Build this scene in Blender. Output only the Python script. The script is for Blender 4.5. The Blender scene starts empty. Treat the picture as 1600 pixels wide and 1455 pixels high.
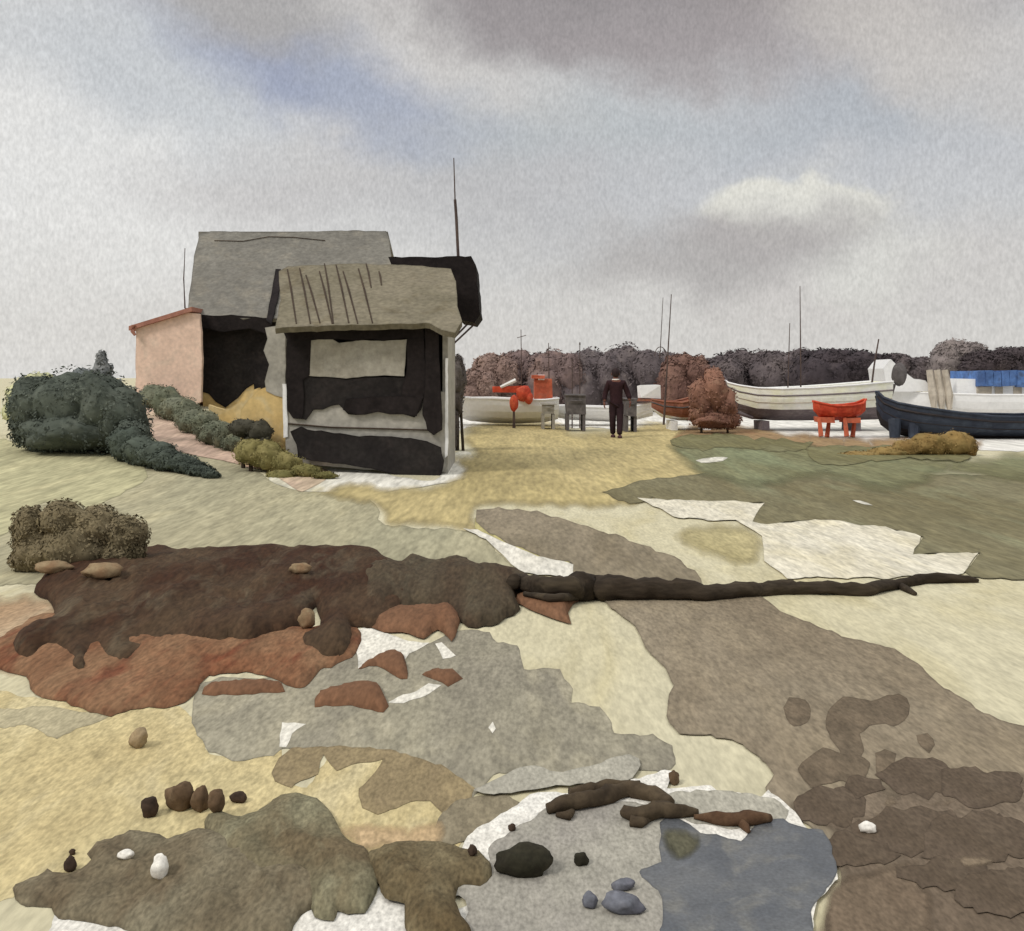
import bpy, bmesh, math, random
from mathutils import Vector, Matrix, noise
from mathutils.geometry import delaunay_2d_cdt
from mathutils.bvhtree import BVHTree

random.seed(7)
SC = bpy.context.scene
COL = SC.collection
F, CX, HY, EYE = 1600.0, 800.0, 590.0, 1.55      # focal length in picture units, horizon, eye height in metres

# ------------------------------------------------------------------ ground shape
def nz(x, y=0.0, z=0.0):
    return noise.noise(Vector((x, y, z)))

def terrain(x, y):
    h = 0.95 * math.exp(-(((x + 9.0) / 5.5) ** 2 + ((y - 25.0) / 8.0) ** 2))
    return h

def P(px, py, Y):
    return Vector(((px - CX) / F * Y, Y, EYE - (py - HY) / F * Y))

def G(px, py):
    """the point of the ground seen at a place of the picture"""
    a, b = 0.5, None
    def under(t):
        p = P(px, py, t); return p.z < terrain(p.x, p.y)
    t = 1.2
    while t < 420:
        if under(t): b = t; break
        a = t; t *= 1.02
    if b is None:
        p = P(px, max(py, HY + 5), 300); return Vector((p.x, p.y, 0))
    for _ in range(22):
        m = (a + b) / 2
        if under(m): b = m
        else: a = m
    p = P(px, py, b)
    return Vector((p.x, p.y, terrain(p.x, p.y)))

# ------------------------------------------------------------------ outlines
def inside(p, poly):
    x, y = p; c = False; n = len(poly); j = n - 1
    for i in range(n):
        xi, yi = poly[i]; xj, yj = poly[j]
        if (yi > y) != (yj > y) and x < (xj - xi) * (y - yi) / (yj - yi) + xi: c = not c
        j = i
    return c

def edge_dist(p, poly):
    x, y = p; best = 1e9; n = len(poly)
    for i in range(n):
        x1, y1 = poly[i]; x2, y2 = poly[(i + 1) % n]
        dx, dy = x2 - x1, y2 - y1; L = dx * dx + dy * dy or 1e-9
        t = max(0, min(1, ((x - x1) * dx + (y - y1) * dy) / L))
        d = (x - x1 - t * dx) ** 2 + (y - y1 - t * dy) ** 2
        if d < best: best = d
    return math.sqrt(best)

def soften(poly, step=9.0, jit=2.0, curve=True, seed=0.0):
    """closed outline run through its points, with a slightly unsteady edge"""
    out = []; n = len(poly)
    for i in range(n):
        p0, p1, p2, p3 = (Vector(poly[(i + k) % n]) for k in (-1, 0, 1, 2))
        m = max(1, int((p2 - p1).length / step))
        for k in range(m):
            t = k / m
            if curve:
                q = 0.5 * ((2 * p1) + (p2 - p0) * t * 0.8 + (2 * p0 - 5 * p1 + 4 * p2 - p3) * 0 )
                h1 = 2 * t ** 3 - 3 * t ** 2 + 1; h2 = t ** 3 - 2 * t ** 2 + t
                h3 = -2 * t ** 3 + 3 * t ** 2; h4 = t ** 3 - t ** 2
                q = p1 * h1 + (p2 - p0) * 0.36 * h2 + p2 * h3 + (p3 - p1) * 0.36 * h4
            else:
                q = p1.lerp(p2, t)
            a = nz(q.x * .045, q.y * .045, seed) + 0.6 * nz(q.x * .13, q.y * .13, seed + 5)
            b = nz(q.x * .045, q.y * .045, seed + 9) + 0.6 * nz(q.x * .13, q.y * .13, seed + 14)
            out.append((q.x + jit * 1.6 * a, q.y + jit * 1.6 * b))
    return out

def fill(poly, gx=24.0, gy=14.0, rim=3.0):
    """triangles over an outline with a narrow rim; returns points, triangles, rim flags, distances"""
    n = len(poly)
    area = sum(poly[i][0] * poly[(i + 1) % n][1] - poly[(i + 1) % n][0] * poly[i][1] for i in range(n))
    s = 1 if area > 0 else -1
    pts = [Vector(p) for p in poly]
    for i in range(n):
        a, b, c = Vector(poly[i - 1]), Vector(poly[i]), Vector(poly[(i + 1) % n])
        d = (c - a)
        if d.length < 1e-6: continue
        d.normalize()
        q = b + Vector((-d.y, d.x)) * (rim * s)
        if inside(q, poly) and edge_dist(q, poly) > rim * 0.8: pts.append(q)
    x0 = min(p[0] for p in poly); x1 = max(p[0] for p in poly)
    y0 = min(p[1] for p in poly); y1 = max(p[1] for p in poly)
    y = y0 + gy * 0.5; r = 0
    while y < y1:
        x = x0 + gx * (0.5 if r % 2 else 0.0)
        while x < x1:
            q = (x + random.uniform(-.2, .2) * gx, y + random.uniform(-.2, .2) * gy)
            if inside(q, poly) and edge_dist(q, poly) > rim * 1.8: pts.append(Vector(q))
            x += gx
        y += gy; r += 1
    vs, es, fs, ov, oe, of = delaunay_2d_cdt(pts, [], [list(range(n))], 1, 1e-4)
    rimf = [1.0 if any(k < n for k in o) or not o else 0.0 for o in ov]
    dist = [edge_dist((v.x, v.y), poly) for v in vs]
    return vs, [list(f) for f in fs], rimf, dist

# ------------------------------------------------------------------ objects
WLOC = {}
def mesh_obj(name, verts, faces, mats, parent=None, base=None, smooth=False, rim=None, midx=None):
    if parent is not None: o0 = WLOC[parent]
    elif base is not None: o0 = Vector(base)
    else: o0 = Vector((0, 0, 0))
    me = bpy.data.meshes.new(name)
    me.from_pydata([tuple(Vector(v) - o0) for v in verts], [], faces)
    if not isinstance(mats, (list, tuple)): mats = [mats]
    for m in mats: me.materials.append(m)
    if midx: me.polygons.foreach_set('material_index', midx)
    if smooth: me.polygons.foreach_set('use_smooth', [True] * len(me.polygons))
    if rim is not None:
        at = me.attributes.new('rim', 'FLOAT', 'POINT'); at.data.foreach_set('value', rim)
    me.update()
    o = bpy.data.objects.new(name, me); COL.objects.link(o)
    if parent is not None: o.parent = parent
    else: o.location = o0
    WLOC[o] = o0
    return o

def tag(o, label, cat, group=None, kind=None):
    o['label'] = label; o['category'] = cat
    if group: o['group'] = group
    if kind: o['kind'] = kind
    return o

def thing(name, base, label, cat, group=None):
    o = bpy.data.objects.new(name, None); COL.objects.link(o)
    o.empty_display_size = 0.2
    o.location = base; WLOC[o] = Vector(base)
    return tag(o, label, cat, group)

class MB:
    """collects shapes in world coordinates, then links them as one mesh"""
    def __init__(s): s.v = []; s.f = []; s.r = []
    def add(s, vs, fs, rim=None):
        n = len(s.v); s.v += [Vector(v) for v in vs]; s.f += [[i + n for i in f] for f in fs]
        s.r += rim if rim else [0.0] * len(vs)
    def box(s, x0, x1, y0, y1, z0, z1, wob=0.0):
        c = [(x, y, z) for z in (z0, z1) for y in (y0, y1) for x in (x0, x1)]
        c = [Vector(p) + Vector((random.uniform(-wob, wob), random.uniform(-wob, wob), random.uniform(-wob, wob))) for p in c]
        s.add(c, [(0, 2, 3, 1), (4, 5, 7, 6), (0, 1, 5, 4), (2, 6, 7, 3), (0, 4, 6, 2), (1, 3, 7, 5)])
    def tube(s, pts, radii, seg=8, wob=0.0):
        pts = [Vector(p) for p in pts]
        if not isinstance(radii, (list, tuple)): radii = [radii] * len(pts)
        rings = []
        for i, p in enumerate(pts):
            d = (pts[min(i + 1, len(pts) - 1)] - pts[max(i - 1, 0)]).normalized()
            a = d.cross(Vector((0, 0, 1)))
            if a.length < 1e-3: a = d.cross(Vector((0, 1, 0)))
            a.normalize(); b = d.cross(a)
            ring = []
            for k in range(seg):
                t = 2 * math.pi * k / seg
                r = radii[i] * (1 + wob * nz(p.x * 5 + math.cos(t), p.y * 5 + math.sin(t), p.z * 5 + i * .3))
                ring.append(p + (a * math.cos(t) + b * math.sin(t)) * r)
            rings.append(ring)
        vs = [v for r in rings for v in r]; fs = []
        for i in range(len(rings) - 1):
            for k in range(seg):
                k2 = (k + 1) % seg
                fs.append((i * seg + k, i * seg + k2, (i + 1) * seg + k2, (i + 1) * seg + k))
        fs.append(tuple(reversed(range(seg)))); n = len(vs) - seg; fs.append(tuple(range(n, n + seg)))
        s.add(vs, fs)
    def blob(s, c, r, sub=3, amp=.2, freq=1.6, seed=0.0, flat=None):
        bm = bmesh.new(); bmesh.ops.create_icosphere(bm, subdivisions=sub, radius=1.0)
        vs = []
        for v in bm.verts:
            d = v.co.normalized()
            k = 1 + amp * nz(d.x * freq + seed, d.y * freq + seed * 1.7, d.z * freq - seed) + amp * .4 * nz(d.x * freq * 3 + seed, d.y * freq * 3, d.z * freq * 3)
            q = Vector((d.x * r[0] * k, d.y * r[1] * k, d.z * r[2] * k))
            if flat is not None: q.z = max(q.z, -r[2] * flat)
            vs.append(Vector(c) + q)
        s.add(vs, [[v.index for v in f.verts] for f in bm.faces]); bm.free()
    def leaves(s, c, r, n, size, seed=0.0, amp=.25, floor=None):
        for _ in range(n):
            d = Vector((random.gauss(0, 1), random.gauss(0, 1), random.gauss(0, 1))).normalized()
            k = 1 + amp * nz(d.x * 1.6 + seed, d.y * 1.6 + seed * 1.7, d.z * 1.6 - seed)
            k *= random.uniform(.94, 1.06)
            p = Vector(c) + Vector((d.x * r[0] * k, d.y * r[1] * k, d.z * r[2] * k))
            if floor is not None and p.z < floor(p.x, p.y): continue
            nrm = (d + Vector((random.uniform(-.8, .8), random.uniform(-.8, .8), random.uniform(-.3, .9)))).normalized()
            a = nrm.cross(Vector((random.uniform(-1, 1), random.uniform(-1, 1), random.uniform(-1, 1)))).normalized()
            b = nrm.cross(a); L = size * random.uniform(.6, 1.3); W = L * random.uniform(.35, .6)
            s.add([p - a * L * .5, p + b * W * .5, p + a * L * .5, p - b * W * .5], [(0, 1, 2, 3)])
    def build(s, name, mat, parent=None, base=None, smooth=False):
        return mesh_obj(name, s.v, s.f, mat, parent, base, smooth, rim=s.r if any(s.r) else None)

def plane_hit(px, py, p0, n):
    d = P(px, py, 1.0) - Vector((0, 0, EYE)); o = Vector((0, 0, EYE))
    t = (Vector(p0) - o).dot(n) / d.dot(n)
    return o + d * t

def plate_shape(poly, p0, n, thick, jit=1.2, curve=False, seed=0.0, step=9, rimw=2.5, gx=26, gy=26):
    """a board of real thickness whose face lies in the plane (p0, n)"""
    n = Vector(n).normalized()
    if n.y > 0: n = -n
    pl = soften(poly, step, jit, curve, seed)
    vs, fs, rim, dist = fill(pl, gx, gy, rimw)
    front = [plane_hit(v.x, v.y, p0, n) for v in vs]
    back = [p - n * thick for p in front]
    N = len(front); F2 = []; cnt = {}
    for f in fs:
        a, b, c = (front[i] for i in f[:3])
        if (b - a).cross(c - a).dot(n) < 0: f = f[::-1]
        F2.append(f)
        for i in range(len(f)):
            e = (f[i], f[(i + 1) % len(f)]); cnt[e] = cnt.get(e, 0) + 1
    out = list(F2) + [[i + N for i in f[::-1]] for f in F2]
    for (a, b) in cnt:
        if (b, a) not in cnt: out.append([b, a, a + N, b + N])
    return front + back, out, rim + rim

def plate(name, poly, Yn, thick, mat, parent, **k):
    if isinstance(Yn, (int, float)): p0, n = (0, Yn, 0), (0, -1, 0)
    else: p0, n = Yn
    v, f, r = plate_shape(poly, p0, n, thick, **k)
    return mesh_obj(name, v, f, mat, parent, rim=r)

LIFT = [0]
LAID = []          # outlines already laid down, with their layer number
TOPS = []          # their surfaces, so that stones and wood rest on them
def layer_of(poly):
    x0, x1 = min(p[0] for p in poly), max(p[0] for p in poly); y0, y1 = min(p[1] for p in poly), max(p[1] for p in poly)
    lev = 0
    for q, l, (a0, a1, b0, b1) in LAID:
        if l < lev or a0 > x1 or a1 < x0 or b0 > y1 or b1 < y0: continue
        if any(inside(p, q) for p in poly[::2]) or any(inside(p, poly) for p in q[::2]): lev = max(lev, l)
    LAID.append((poly, lev + 1, (x0, x1, y0, y1)))
    return lev + 1
def S(px, py):
    """the topmost surface seen at a place of the picture"""
    g = G(px, py); o = Vector((0, 0, EYE)); d = (P(px, py, 1.0) - o).normalized(); best = (g - o).length
    for t in TOPS:
        h = t.ray_cast(o, d)
        if h[0] is not None and h[3] < best: best = h[3]; g = h[0].copy()
    return g
def sheet(name, poly, mat, label, cat, kind='structure', height=0.0, R=40.0, jit=3.0, gx=26, gy=10, rimw=3.0, rough=0.0, seed=None, curve=True, step=9, soft=0):
    """a layer lying on the ground; with a height it swells into a low mound"""
    LIFT[0] += 1; k = LIFT[0]
    sd = k * 3.7 if seed is None else seed
    pl = soften(poly, step, jit, curve, sd)
    lev = layer_of(pl)
    vs, fs, rim, dist = fill(pl, gx, gy, rimw)
    pts = []
    for v, d in zip(vs, dist):
        g = G(v.x, v.y); z = g.z + 0.0016 * lev * max(0.5, g.y / 7)
        if height:
            t = min(1.0, d / R); hh = height * math.sqrt(max(0, 1 - (1 - t) ** 2))
            hh *= 0.75 + 0.5 * nz(g.x * 2.2 + sd, g.y * 1.1, 1.0)
            hh += rough * t * (nz(g.x * 9 + sd, g.y * 5, 2.0) + .55 * nz(g.x * 23, g.y * 14, sd) + .4 * nz(g.x * 55, g.y * 36, sd + 3))
            z += max(0, hh)
        pts.append(Vector((g.x, g.y, z)))
    F2 = []
    for f in fs:
        a, b, c = (pts[i] for i in f[:3])
        if (b - a).cross(c - a).z < 0: f = f[::-1]
        F2.append(f)
    TOPS.append(BVHTree.FromPolygons(pts, F2))
    c = sum(pts, Vector()) / len(pts)
    base = Vector((c.x, c.y, terrain(c.x, c.y)))
    o = mesh_obj(name, pts, F2, mat, base=base, smooth=bool(height), rim=rim)
    if soft:
        at = o.data.attributes.new('thin', 'FLOAT', 'POINT'); at.data.foreach_set('value', [min(1.0, d / soft) for d in dist])
    return tag(o, label, cat, kind=kind)

# ------------------------------------------------------------------ materials
def lin(c):
    return tuple((x / 255 / 12.92) if x <= 10 else ((x / 255 + .055) / 1.055) ** 2.4 for x in c)

def wash(name, c1, c2=None, c3=None, K=1.0, scale=1.0, grain=12.0, stretch=(1, 1, 1), gamt=.14, bump=.25, rough=.9, rimdark=.35, spec=.15, lo=.38, hi=.62, w3=.65, soft=False):
    """earth, paint or leaf colour that drifts between two or three hues, with a fine grain"""
    m = bpy.data.materials.new(name); m.use_nodes = True
    nt = m.node_tree; N = nt.nodes; L = nt.links
    b = N['Principled BSDF']
    b.inputs['Roughness'].default_value = rough
    b.inputs['Specular IOR Level'].default_value = spec
    def C(c): return tuple(min(.85, x / K) for x in lin(c)) + (1,)
    c2 = c2 or c1; c3 = c3 or c1
    tc = N.new('ShaderNodeTexCoord'); mp = N.new('ShaderNodeMapping'); mp.inputs['Scale'].default_value = stretch
    L.new(tc.outputs['Object'], mp.inputs['Vector'])
    def noise_n(sc, det, dist=0.0, off=0.0):
        n = N.new('ShaderNodeTexNoise'); n.noise_dimensions = '4D'; n.inputs['W'].default_value = off
        n.inputs['Scale'].default_value = sc; n.inputs['Detail'].default_value = det; n.inputs['Distortion'].default_value = dist
        L.new(mp.outputs['Vector'], n.inputs['Vector']); return n.outputs['Fac']
    def rng(v, a, c, d0=0.0, d1=1.0):
        r = N.new('ShaderNodeMapRange'); r.inputs[1].default_value = a; r.inputs[2].default_value = c
        r.inputs[3].default_value = d0; r.inputs[4].default_value = d1; L.new(v, r.inputs[0]); return r.outputs[0]
    def mix(f, a, c, mode='MIX'):
        x = N.new('ShaderNodeMix'); x.data_type = 'RGBA'; x.blend_type = mode
        if isinstance(f, float): x.inputs[0].default_value = f
        else: L.new(f, x.inputs[0])
        for s, q in ((6, a), (7, c)):
            if isinstance(q, tuple): x.inputs[s].default_value = q
            else: L.new(q, x.inputs[s])
        return x.outputs[2]
    sd = (hash(name) % 97) * .37 if False else (sum(ord(ch) for ch in name) % 97) * .37
    col = mix(rng(noise_n(scale, 5, .8, sd), lo, hi), C(c1), C(c2))
    col = mix(rng(noise_n(scale * 1.9, 6, 1.2, sd + 4), .52, .68, 0, w3), col, C(c3))
    g = noise_n(grain, 3, 0.0, sd + 8)
    gv = rng(g, .3, .7, 1 - gamt, 1 + gamt)
    g2 = rng(noise_n(grain * .22, 4, .4, sd + 11), .3, .7, 1 - gamt * .6, 1 + gamt * .6)
    mu = N.new('ShaderNodeMath'); mu.operation = 'MULTIPLY'; L.new(gv, mu.inputs[0]); L.new(g2, mu.inputs[1])
    at = N.new('ShaderNodeAttribute'); at.attribute_name = 'rim'
    e = rng(at.outputs['Fac'], 0.0, 1.0, 1.0, 1 - rimdark)
    m2 = N.new('ShaderNodeMath'); m2.operation = 'MULTIPLY'; L.new(mu.outputs[0], m2.inputs[0]); L.new(e, m2.inputs[1])
    vm = N.new('ShaderNodeVectorMath'); vm.operation = 'SCALE'; L.new(col, vm.inputs[0]); L.new(m2.outputs[0], vm.inputs['Scale'])
    L.new(vm.outputs[0], b.inputs['Base Color'])
    if soft:          # thins out towards the edge of the patch
        ta = N.new('ShaderNodeAttribute'); ta.attribute_name = 'thin'
        ns = noise_n(scale * 4, 5, .5, sd + 17); a1 = N.new('ShaderNodeMath'); a1.operation = 'MULTIPLY_ADD'
        L.new(ns, a1.inputs[0]); a1.inputs[1].default_value = .9; L.new(ta.outputs['Fac'], a1.inputs[2])
        al = rng(a1.outputs[0], .5, 1.15); tr = N.new('ShaderNodeBsdfTransparent'); ms = N.new('ShaderNodeMixShader')
        L.new(al, ms.inputs[0]); L.new(tr.outputs[0], ms.inputs[1]); L.new(b.outputs[0], ms.inputs[2])
        L.new(ms.outputs[0], N['Material Output'].inputs[0])
    if bump:
        bp = N.new('ShaderNodeBump'); bp.inputs['Strength'].default_value = bump; bp.inputs['Distance'].default_value = .25 / grain
        L.new(g, bp.inputs['Height']); L.new(bp.outputs[0], b.inputs['Normal'])
    return m

def ground(name, D, *cols, K=1.2, scale=None, **kw):
    """a wash for a patch lying about D metres away: the grain drawn out along the view of the beach"""
    s = min(1.0, 1.4 / D + .06)
    kw['rimdark'] = kw.get('rimdark', .3) * .8
    kw.setdefault('gamt', .26); kw.setdefault('bump', .35)
    return wash(name, *cols, K=K, scale=scale or 7.0 / D, grain=280 / D, stretch=(1, s, 1), **kw)

# ------------------------------------------------------------------ camera, sky, sun
cam = bpy.data.cameras.new('camera'); co = bpy.data.objects.new('camera', cam); COL.objects.link(co)
cam.sensor_width = 36.0; cam.lens = 36.0 * F / 1600.0
cam.shift_y = (HY - 1455 / 2) / 1600.0
cam.clip_start = .05; cam.clip_end = 6000
co.location = (0, 0, EYE); co.rotation_euler = (math.radians(90), 0, 0)
SC.camera = co
SC.view_settings.view_transform = 'Standard'; SC.view_settings.look = 'None'
SC.view_settings.exposure = 0.0; SC.view_settings.gamma = 1.0
SC.render.engine = 'CYCLES'
try:
    SC.cycles.use_denoising = True; SC.cycles.max_bounces = 6
except Exception: pass

SUN_EL, SUN_AZ = 44.0, -128.0           # sun behind thin cloud, high on the left and a little behind the viewer
w = bpy.data.worlds.new('World'); SC.world = w; w.use_nodes = True
def build_sky():
    nt = w.node_tree; N = nt.nodes; L = nt.links; N.clear()
    out = N.new('ShaderNodeOutputWorld'); bg = N.new('ShaderNodeBackground'); L.new(bg.outputs[0], out.inputs[0])
    sky = N.new('ShaderNodeTexSky'); sky.sky_type = 'NISHITA'; sky.sun_disc = False
    sky.sun_elevation = math.radians(SUN_EL); sky.sun_rotation = math.radians(SUN_AZ)
    tc = N.new('ShaderNodeTexCoord'); d = tc.outputs['Generated']
    sx = N.new('ShaderNodeSeparateXYZ'); L.new(d, sx.inputs[0])
    def M(op, a, b=None, c=None, clamp=False):
        n = N.new('ShaderNodeMath'); n.operation = op; n.use_clamp = clamp
        for i, q in enumerate((a, b, c)):
            if q is None: continue
            if isinstance(q, (int, float)): n.inputs[i].default_value = q
            else: L.new(q, n.inputs[i])
        return n.outputs[0]
    def noise_n(sc, det, stretch=(1, 1, 1), off=0.0, dist=0.0):
        mp = N.new('ShaderNodeMapping'); mp.inputs['Scale'].default_value = stretch; mp.inputs['Location'].default_value = (off, off * .7, off * 1.3)
        L.new(d, mp.inputs[0])
        n = N.new('ShaderNodeTexNoise'); n.inputs['Scale'].default_value = sc; n.inputs['Detail'].default_value = det; n.inputs['Distortion'].default_value = dist
        L.new(mp.outputs[0], n.inputs['Vector']); return n.outputs['Fac']
    az = M('ARCTAN2', sx.outputs[0], sx.outputs[1]); el = M('ARCSINE', sx.outputs[2])
    wa = M('SUBTRACT', noise_n(5.0, 5, (1, 1, 1.6), 2.0), .5); wb = M('SUBTRACT', noise_n(6.0, 5, (1, 1, 1.6), 7.0), .5)
    wc = M('SUBTRACT', noise_n(26.0, 4, (1, 1, 1), 4.0), .5)
    az_s = M('ADD', az, M('MULTIPLY', wa, .22)); el_s = M('ADD', el, M('MULTIPLY', wb, .13))
    az_s = M('ADD', az_s, M('MULTIPLY', wc, .03)); el_s = M('ADD', el_s, M('MULTIPLY', wc, .03))
    az_c = M('ADD', az, M('MULTIPLY', wc, .045)); el_c = M('ADD', el, M('MULTIPLY', wc, .045))
    def mix(f, a, b):
        x = N.new('ShaderNodeMix'); x.data_type = 'RGBA'
        L.new(f, x.inputs[0])
        for s, q in ((6, a), (7, b)):
            if isinstance(q, tuple): x.inputs[s].default_value = q
            else: L.new(q, x.inputs[s])
        return x.outputs[2]
    def Cc(r, g, b): return tuple(lin((r, g, b))) + (1,)
    def patch(col, c, px, py, rx, ry, rot=0.0, strength=1.0, soft=1.0, crisp=False, power=1.0):
        a0 = math.atan((px - CX) / F); e0 = math.atan((HY - py) / F)
        A, E = (az_c, el_c) if crisp else (az_s, el_s)
        u = M('SUBTRACT', A, a0); v = M('SUBTRACT', E, e0)
        cr, sr = math.cos(rot), math.sin(rot)
        u2 = M('MULTIPLY', M('ADD', M('MULTIPLY', u, cr), M('MULTIPLY', v, sr)), F / rx)
        v2 = M('MULTIPLY', M('SUBTRACT', M('MULTIPLY', v, cr), M('MULTIPLY', u, sr)), F / ry)
        r = M('SQRT', M('ADD', M('MULTIPLY', u2, u2), M('MULTIPLY', v2, v2)))
        mr = N.new('ShaderNodeMapRange'); mr.interpolation_type = 'SMOOTHSTEP'
        mr.inputs[1].default_value = 1.0 + soft * .5; mr.inputs[2].default_value = 1.0 - soft * .5
        mr.inputs[3].default_value = 0; mr.inputs[4].default_value = strength; L.new(r, mr.inputs[0])
        return mix(mr.outputs[0], col, Cc(*c)), mr.outputs[0]
    c = mix(M('MULTIPLY', noise_n(4.0, 4, (1, 1, 2.2), 11.0), 1.0, clamp=True), Cc(211, 210, 207), Cc(198, 198, 198))
    for a in (((234, 233, 230), 30, 360, 460, 250, 0, .8, 1.3), ((224, 222, 218), 150, 520, 420, 120, 0, .8, 1.4), ((210, 207, 203), 1000, 520, 900, 110, 0, .8, 1.2),
              ((186, 185, 186), 800, 290, 260, 85, 0, .75, 1.5), ((194, 191, 190), 430, 285, 150, 70, 0, .6, 1.5),
              ((192, 194, 198), 1350, 230, 420, 120, 0, .8, 1.5), ((178, 183, 189), 1330, 200, 170, 55, 0, .8, 1.6), ((182, 188, 191), 900, 205, 200, 60, 0, .8, 1.6),
              ((196, 200, 204), 220, 140, 260, 90, 0, .8, 1.5), ((160, 167, 187), 500, 125, 220, 64, -.28, 1.0, 1.5), ((172, 178, 191), 610, 165, 110, 55, -.5, .6, 1.7),
              ((172, 169, 167), 380, 25, 190, 55, -.2, .9, 1.4), ((208, 204, 200), 690, 70, 240, 60, -.45, .65, 1.7),
              ((146, 141, 141), 960, 10, 330, 85, -.1, 1.0, 1.1), ((168, 161, 161), 1120, 75, 340, 62, -.12, .75, 1.5), ((160, 153, 151), 1300, 20, 180, 60, -.2, .6, 1.4),
              ((205, 200, 194), 1470, 110, 180, 70, -.4, .7, 1.5), ((176, 172, 171), 1590, 20, 110, 60, 0, .7, 1.4),
              ((198, 192, 189), 1330, 440, 220, 70, 0, .5, 1.4)):
        c, f = patch(c, *a[:5], rot=a[5], strength=a[6], soft=a[7])
    c, f = patch(c, (226, 224, 214), 1240, 338, 132, 48, rot=-.03, strength=1.0, soft=.30, crisp=True)
    c, f = patch(c, (217, 216, 210), 1345, 395, 130, 62, rot=-.5, strength=.8, soft=1.3)
    c, f = patch(c, (174, 170, 168), 1130, 392, 190, 52, rot=.12, strength=.85, soft=1.5)
    c, f = patch(c, (178, 173, 171), 1200, 372, 110, 34, rot=.05, strength=.7, soft=1.3)
    # fine mottling of the cloud layer
    gr = noise_n(330, 2, (1.25, 1.25, .62), 1.0); g2 = noise_n(120, 3, (1, 1, .8), 3.0)
    k = M('ADD', M('MULTIPLY', M('SUBTRACT', gr, .5), .46), 1.0); k2 = M('ADD', M('MULTIPLY', M('SUBTRACT', g2, .5), .18), 1.0)
    k = M('MULTIPLY', k, k2)
    hi = N.new('ShaderNodeMapRange'); hi.interpolation_type = 'SMOOTHSTEP'       # an overcast sky is brightest overhead
    hi.inputs[1].default_value = math.radians(24); hi.inputs[2].default_value = math.radians(60); hi.inputs[3].default_value = 1.0; hi.inputs[4].default_value = 1.9
    L.new(el, hi.inputs[0]); k = M('MULTIPLY', k, hi.outputs[0])
    vm = N.new('ShaderNodeVectorMath'); vm.operation = 'SCALE'; L.new(c, vm.inputs[0]); L.new(k, vm.inputs['Scale'])
    sk = N.new('ShaderNodeVectorMath'); sk.operation = 'SCALE'; L.new(sky.outputs[0], sk.inputs[0]); sk.inputs['Scale'].default_value = .10
    f = N.new('ShaderNodeMix'); f.data_type = 'RGBA'; f.inputs[0].default_value = .96     # thin cloud over the blue
    L.new(sk.outputs[0], f.inputs[6]); L.new(vm.outputs[0], f.inputs[7])
    L.new(f.outputs[2], bg.inputs['Color']); bg.inputs['Strength'].default_value = 1.0
build_sky()
sl = bpy.data.lights.new('sun', 'SUN'); sl.energy = 1.5; sl.angle = math.radians(12); sl.color = (1, .95, .88)
so = bpy.data.objects.new('sun', sl); COL.objects.link(so)
_a, _e = math.radians(SUN_AZ), math.radians(SUN_EL)
so.rotation_euler = (-Vector((math.sin(_a) * math.cos(_e), math.cos(_a) * math.cos(_e), math.sin(_e)))).to_track_quat('-Z', 'Y').to_euler()

# ------------------------------------------------------------------ the ground and what covers it
def base_ground():
    def axis(lo, hi, near, far, dn, c):
        out = []; x = lo
        while x < hi:
            out.append(x); a = abs(x - c)
            x += dn if near <= x <= far else max(dn, (min(abs(x - near), abs(x - far))) * .12 + dn)
        out.append(hi); return out
    xs = axis(-900, 900, -19, 16, .35, 0); ys = axis(-40, 2500, -1, 42, .35, 12)
    vs = [(x, y, terrain(x, y)) for y in ys for x in xs]; n = len(xs)
    fs = [(j * n + i, j * n + i + 1, (j + 1) * n + i + 1, (j + 1) * n + i) for j in range(len(ys) - 1) for i in range(n - 1)]
    m = wash('sand_pale', (212, 204, 172), (216, 209, 180), (204, 193, 152), K=1.2, scale=.7, grain=44, stretch=(1, .25, 1), gamt=.16, bump=.3)
    tag(mesh_obj('ground', vs, fs, m, smooth=True), 'pale cream sand of the open shore under everything', 'ground', kind='structure')
base_ground()

m = ground('g_sage', 13, (182, 175, 145), (170, 165, 138), (194, 185, 150))
sheet('grass', [(-260, 672), (0, 690), (60, 680), (200, 680), (340, 705), (440, 758), (520, 757), (590, 790), (605, 818), (740, 832), (775, 860), (800, 885), (830, 905), (600, 915), (0, 915), (-260, 915)], m,
      'smooth sage grey grass slope below the sheds', 'grass', rimw=2, gy=3.5)
m = ground('g_sage_light', 15, (200, 195, 156), (188, 183, 146), (206, 198, 158))
sheet('grass', [(-200, 700), (20, 690), (110, 685), (190, 700), (230, 745), (150, 790), (60, 785), (0, 840), (-200, 850)], m,
      'light yellow green grass under the dark bush at the left', 'grass', rimw=2, gy=3.5)
m = ground('g_white', 24, (226, 223, 215), (234, 231, 225), (212, 206, 194), K=1.1)
sheet('sand', [(690, 640), (700, 634), (900, 632), (1150, 635), (1400, 640), (1900, 645), (1900, 700), (1500, 705), (1250, 696), (1000, 672), (730, 668), (715, 700), (690, 720)], m,
      'chalk white strip of sand where the boats are drawn up', 'sand', gx=30, gy=3, rimw=1.2, jit=1.5)
m = ground('g_white2', 19, (226, 222, 210), (232, 229, 218), (202, 196, 164), K=1.1)
sheet('sand', [(500, 735), (560, 735), (680, 752), (690, 715), (735, 708), (735, 745), (600, 770), (470, 768), (420, 748)], m,
      'pale strip of sand along the foot of the kiosk', 'sand', gx=24, gy=4, rimw=1.5, jit=1.5)
m = ground('g_pink', 18, (208, 180, 162), (214, 188, 166), (216, 200, 168))
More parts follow.
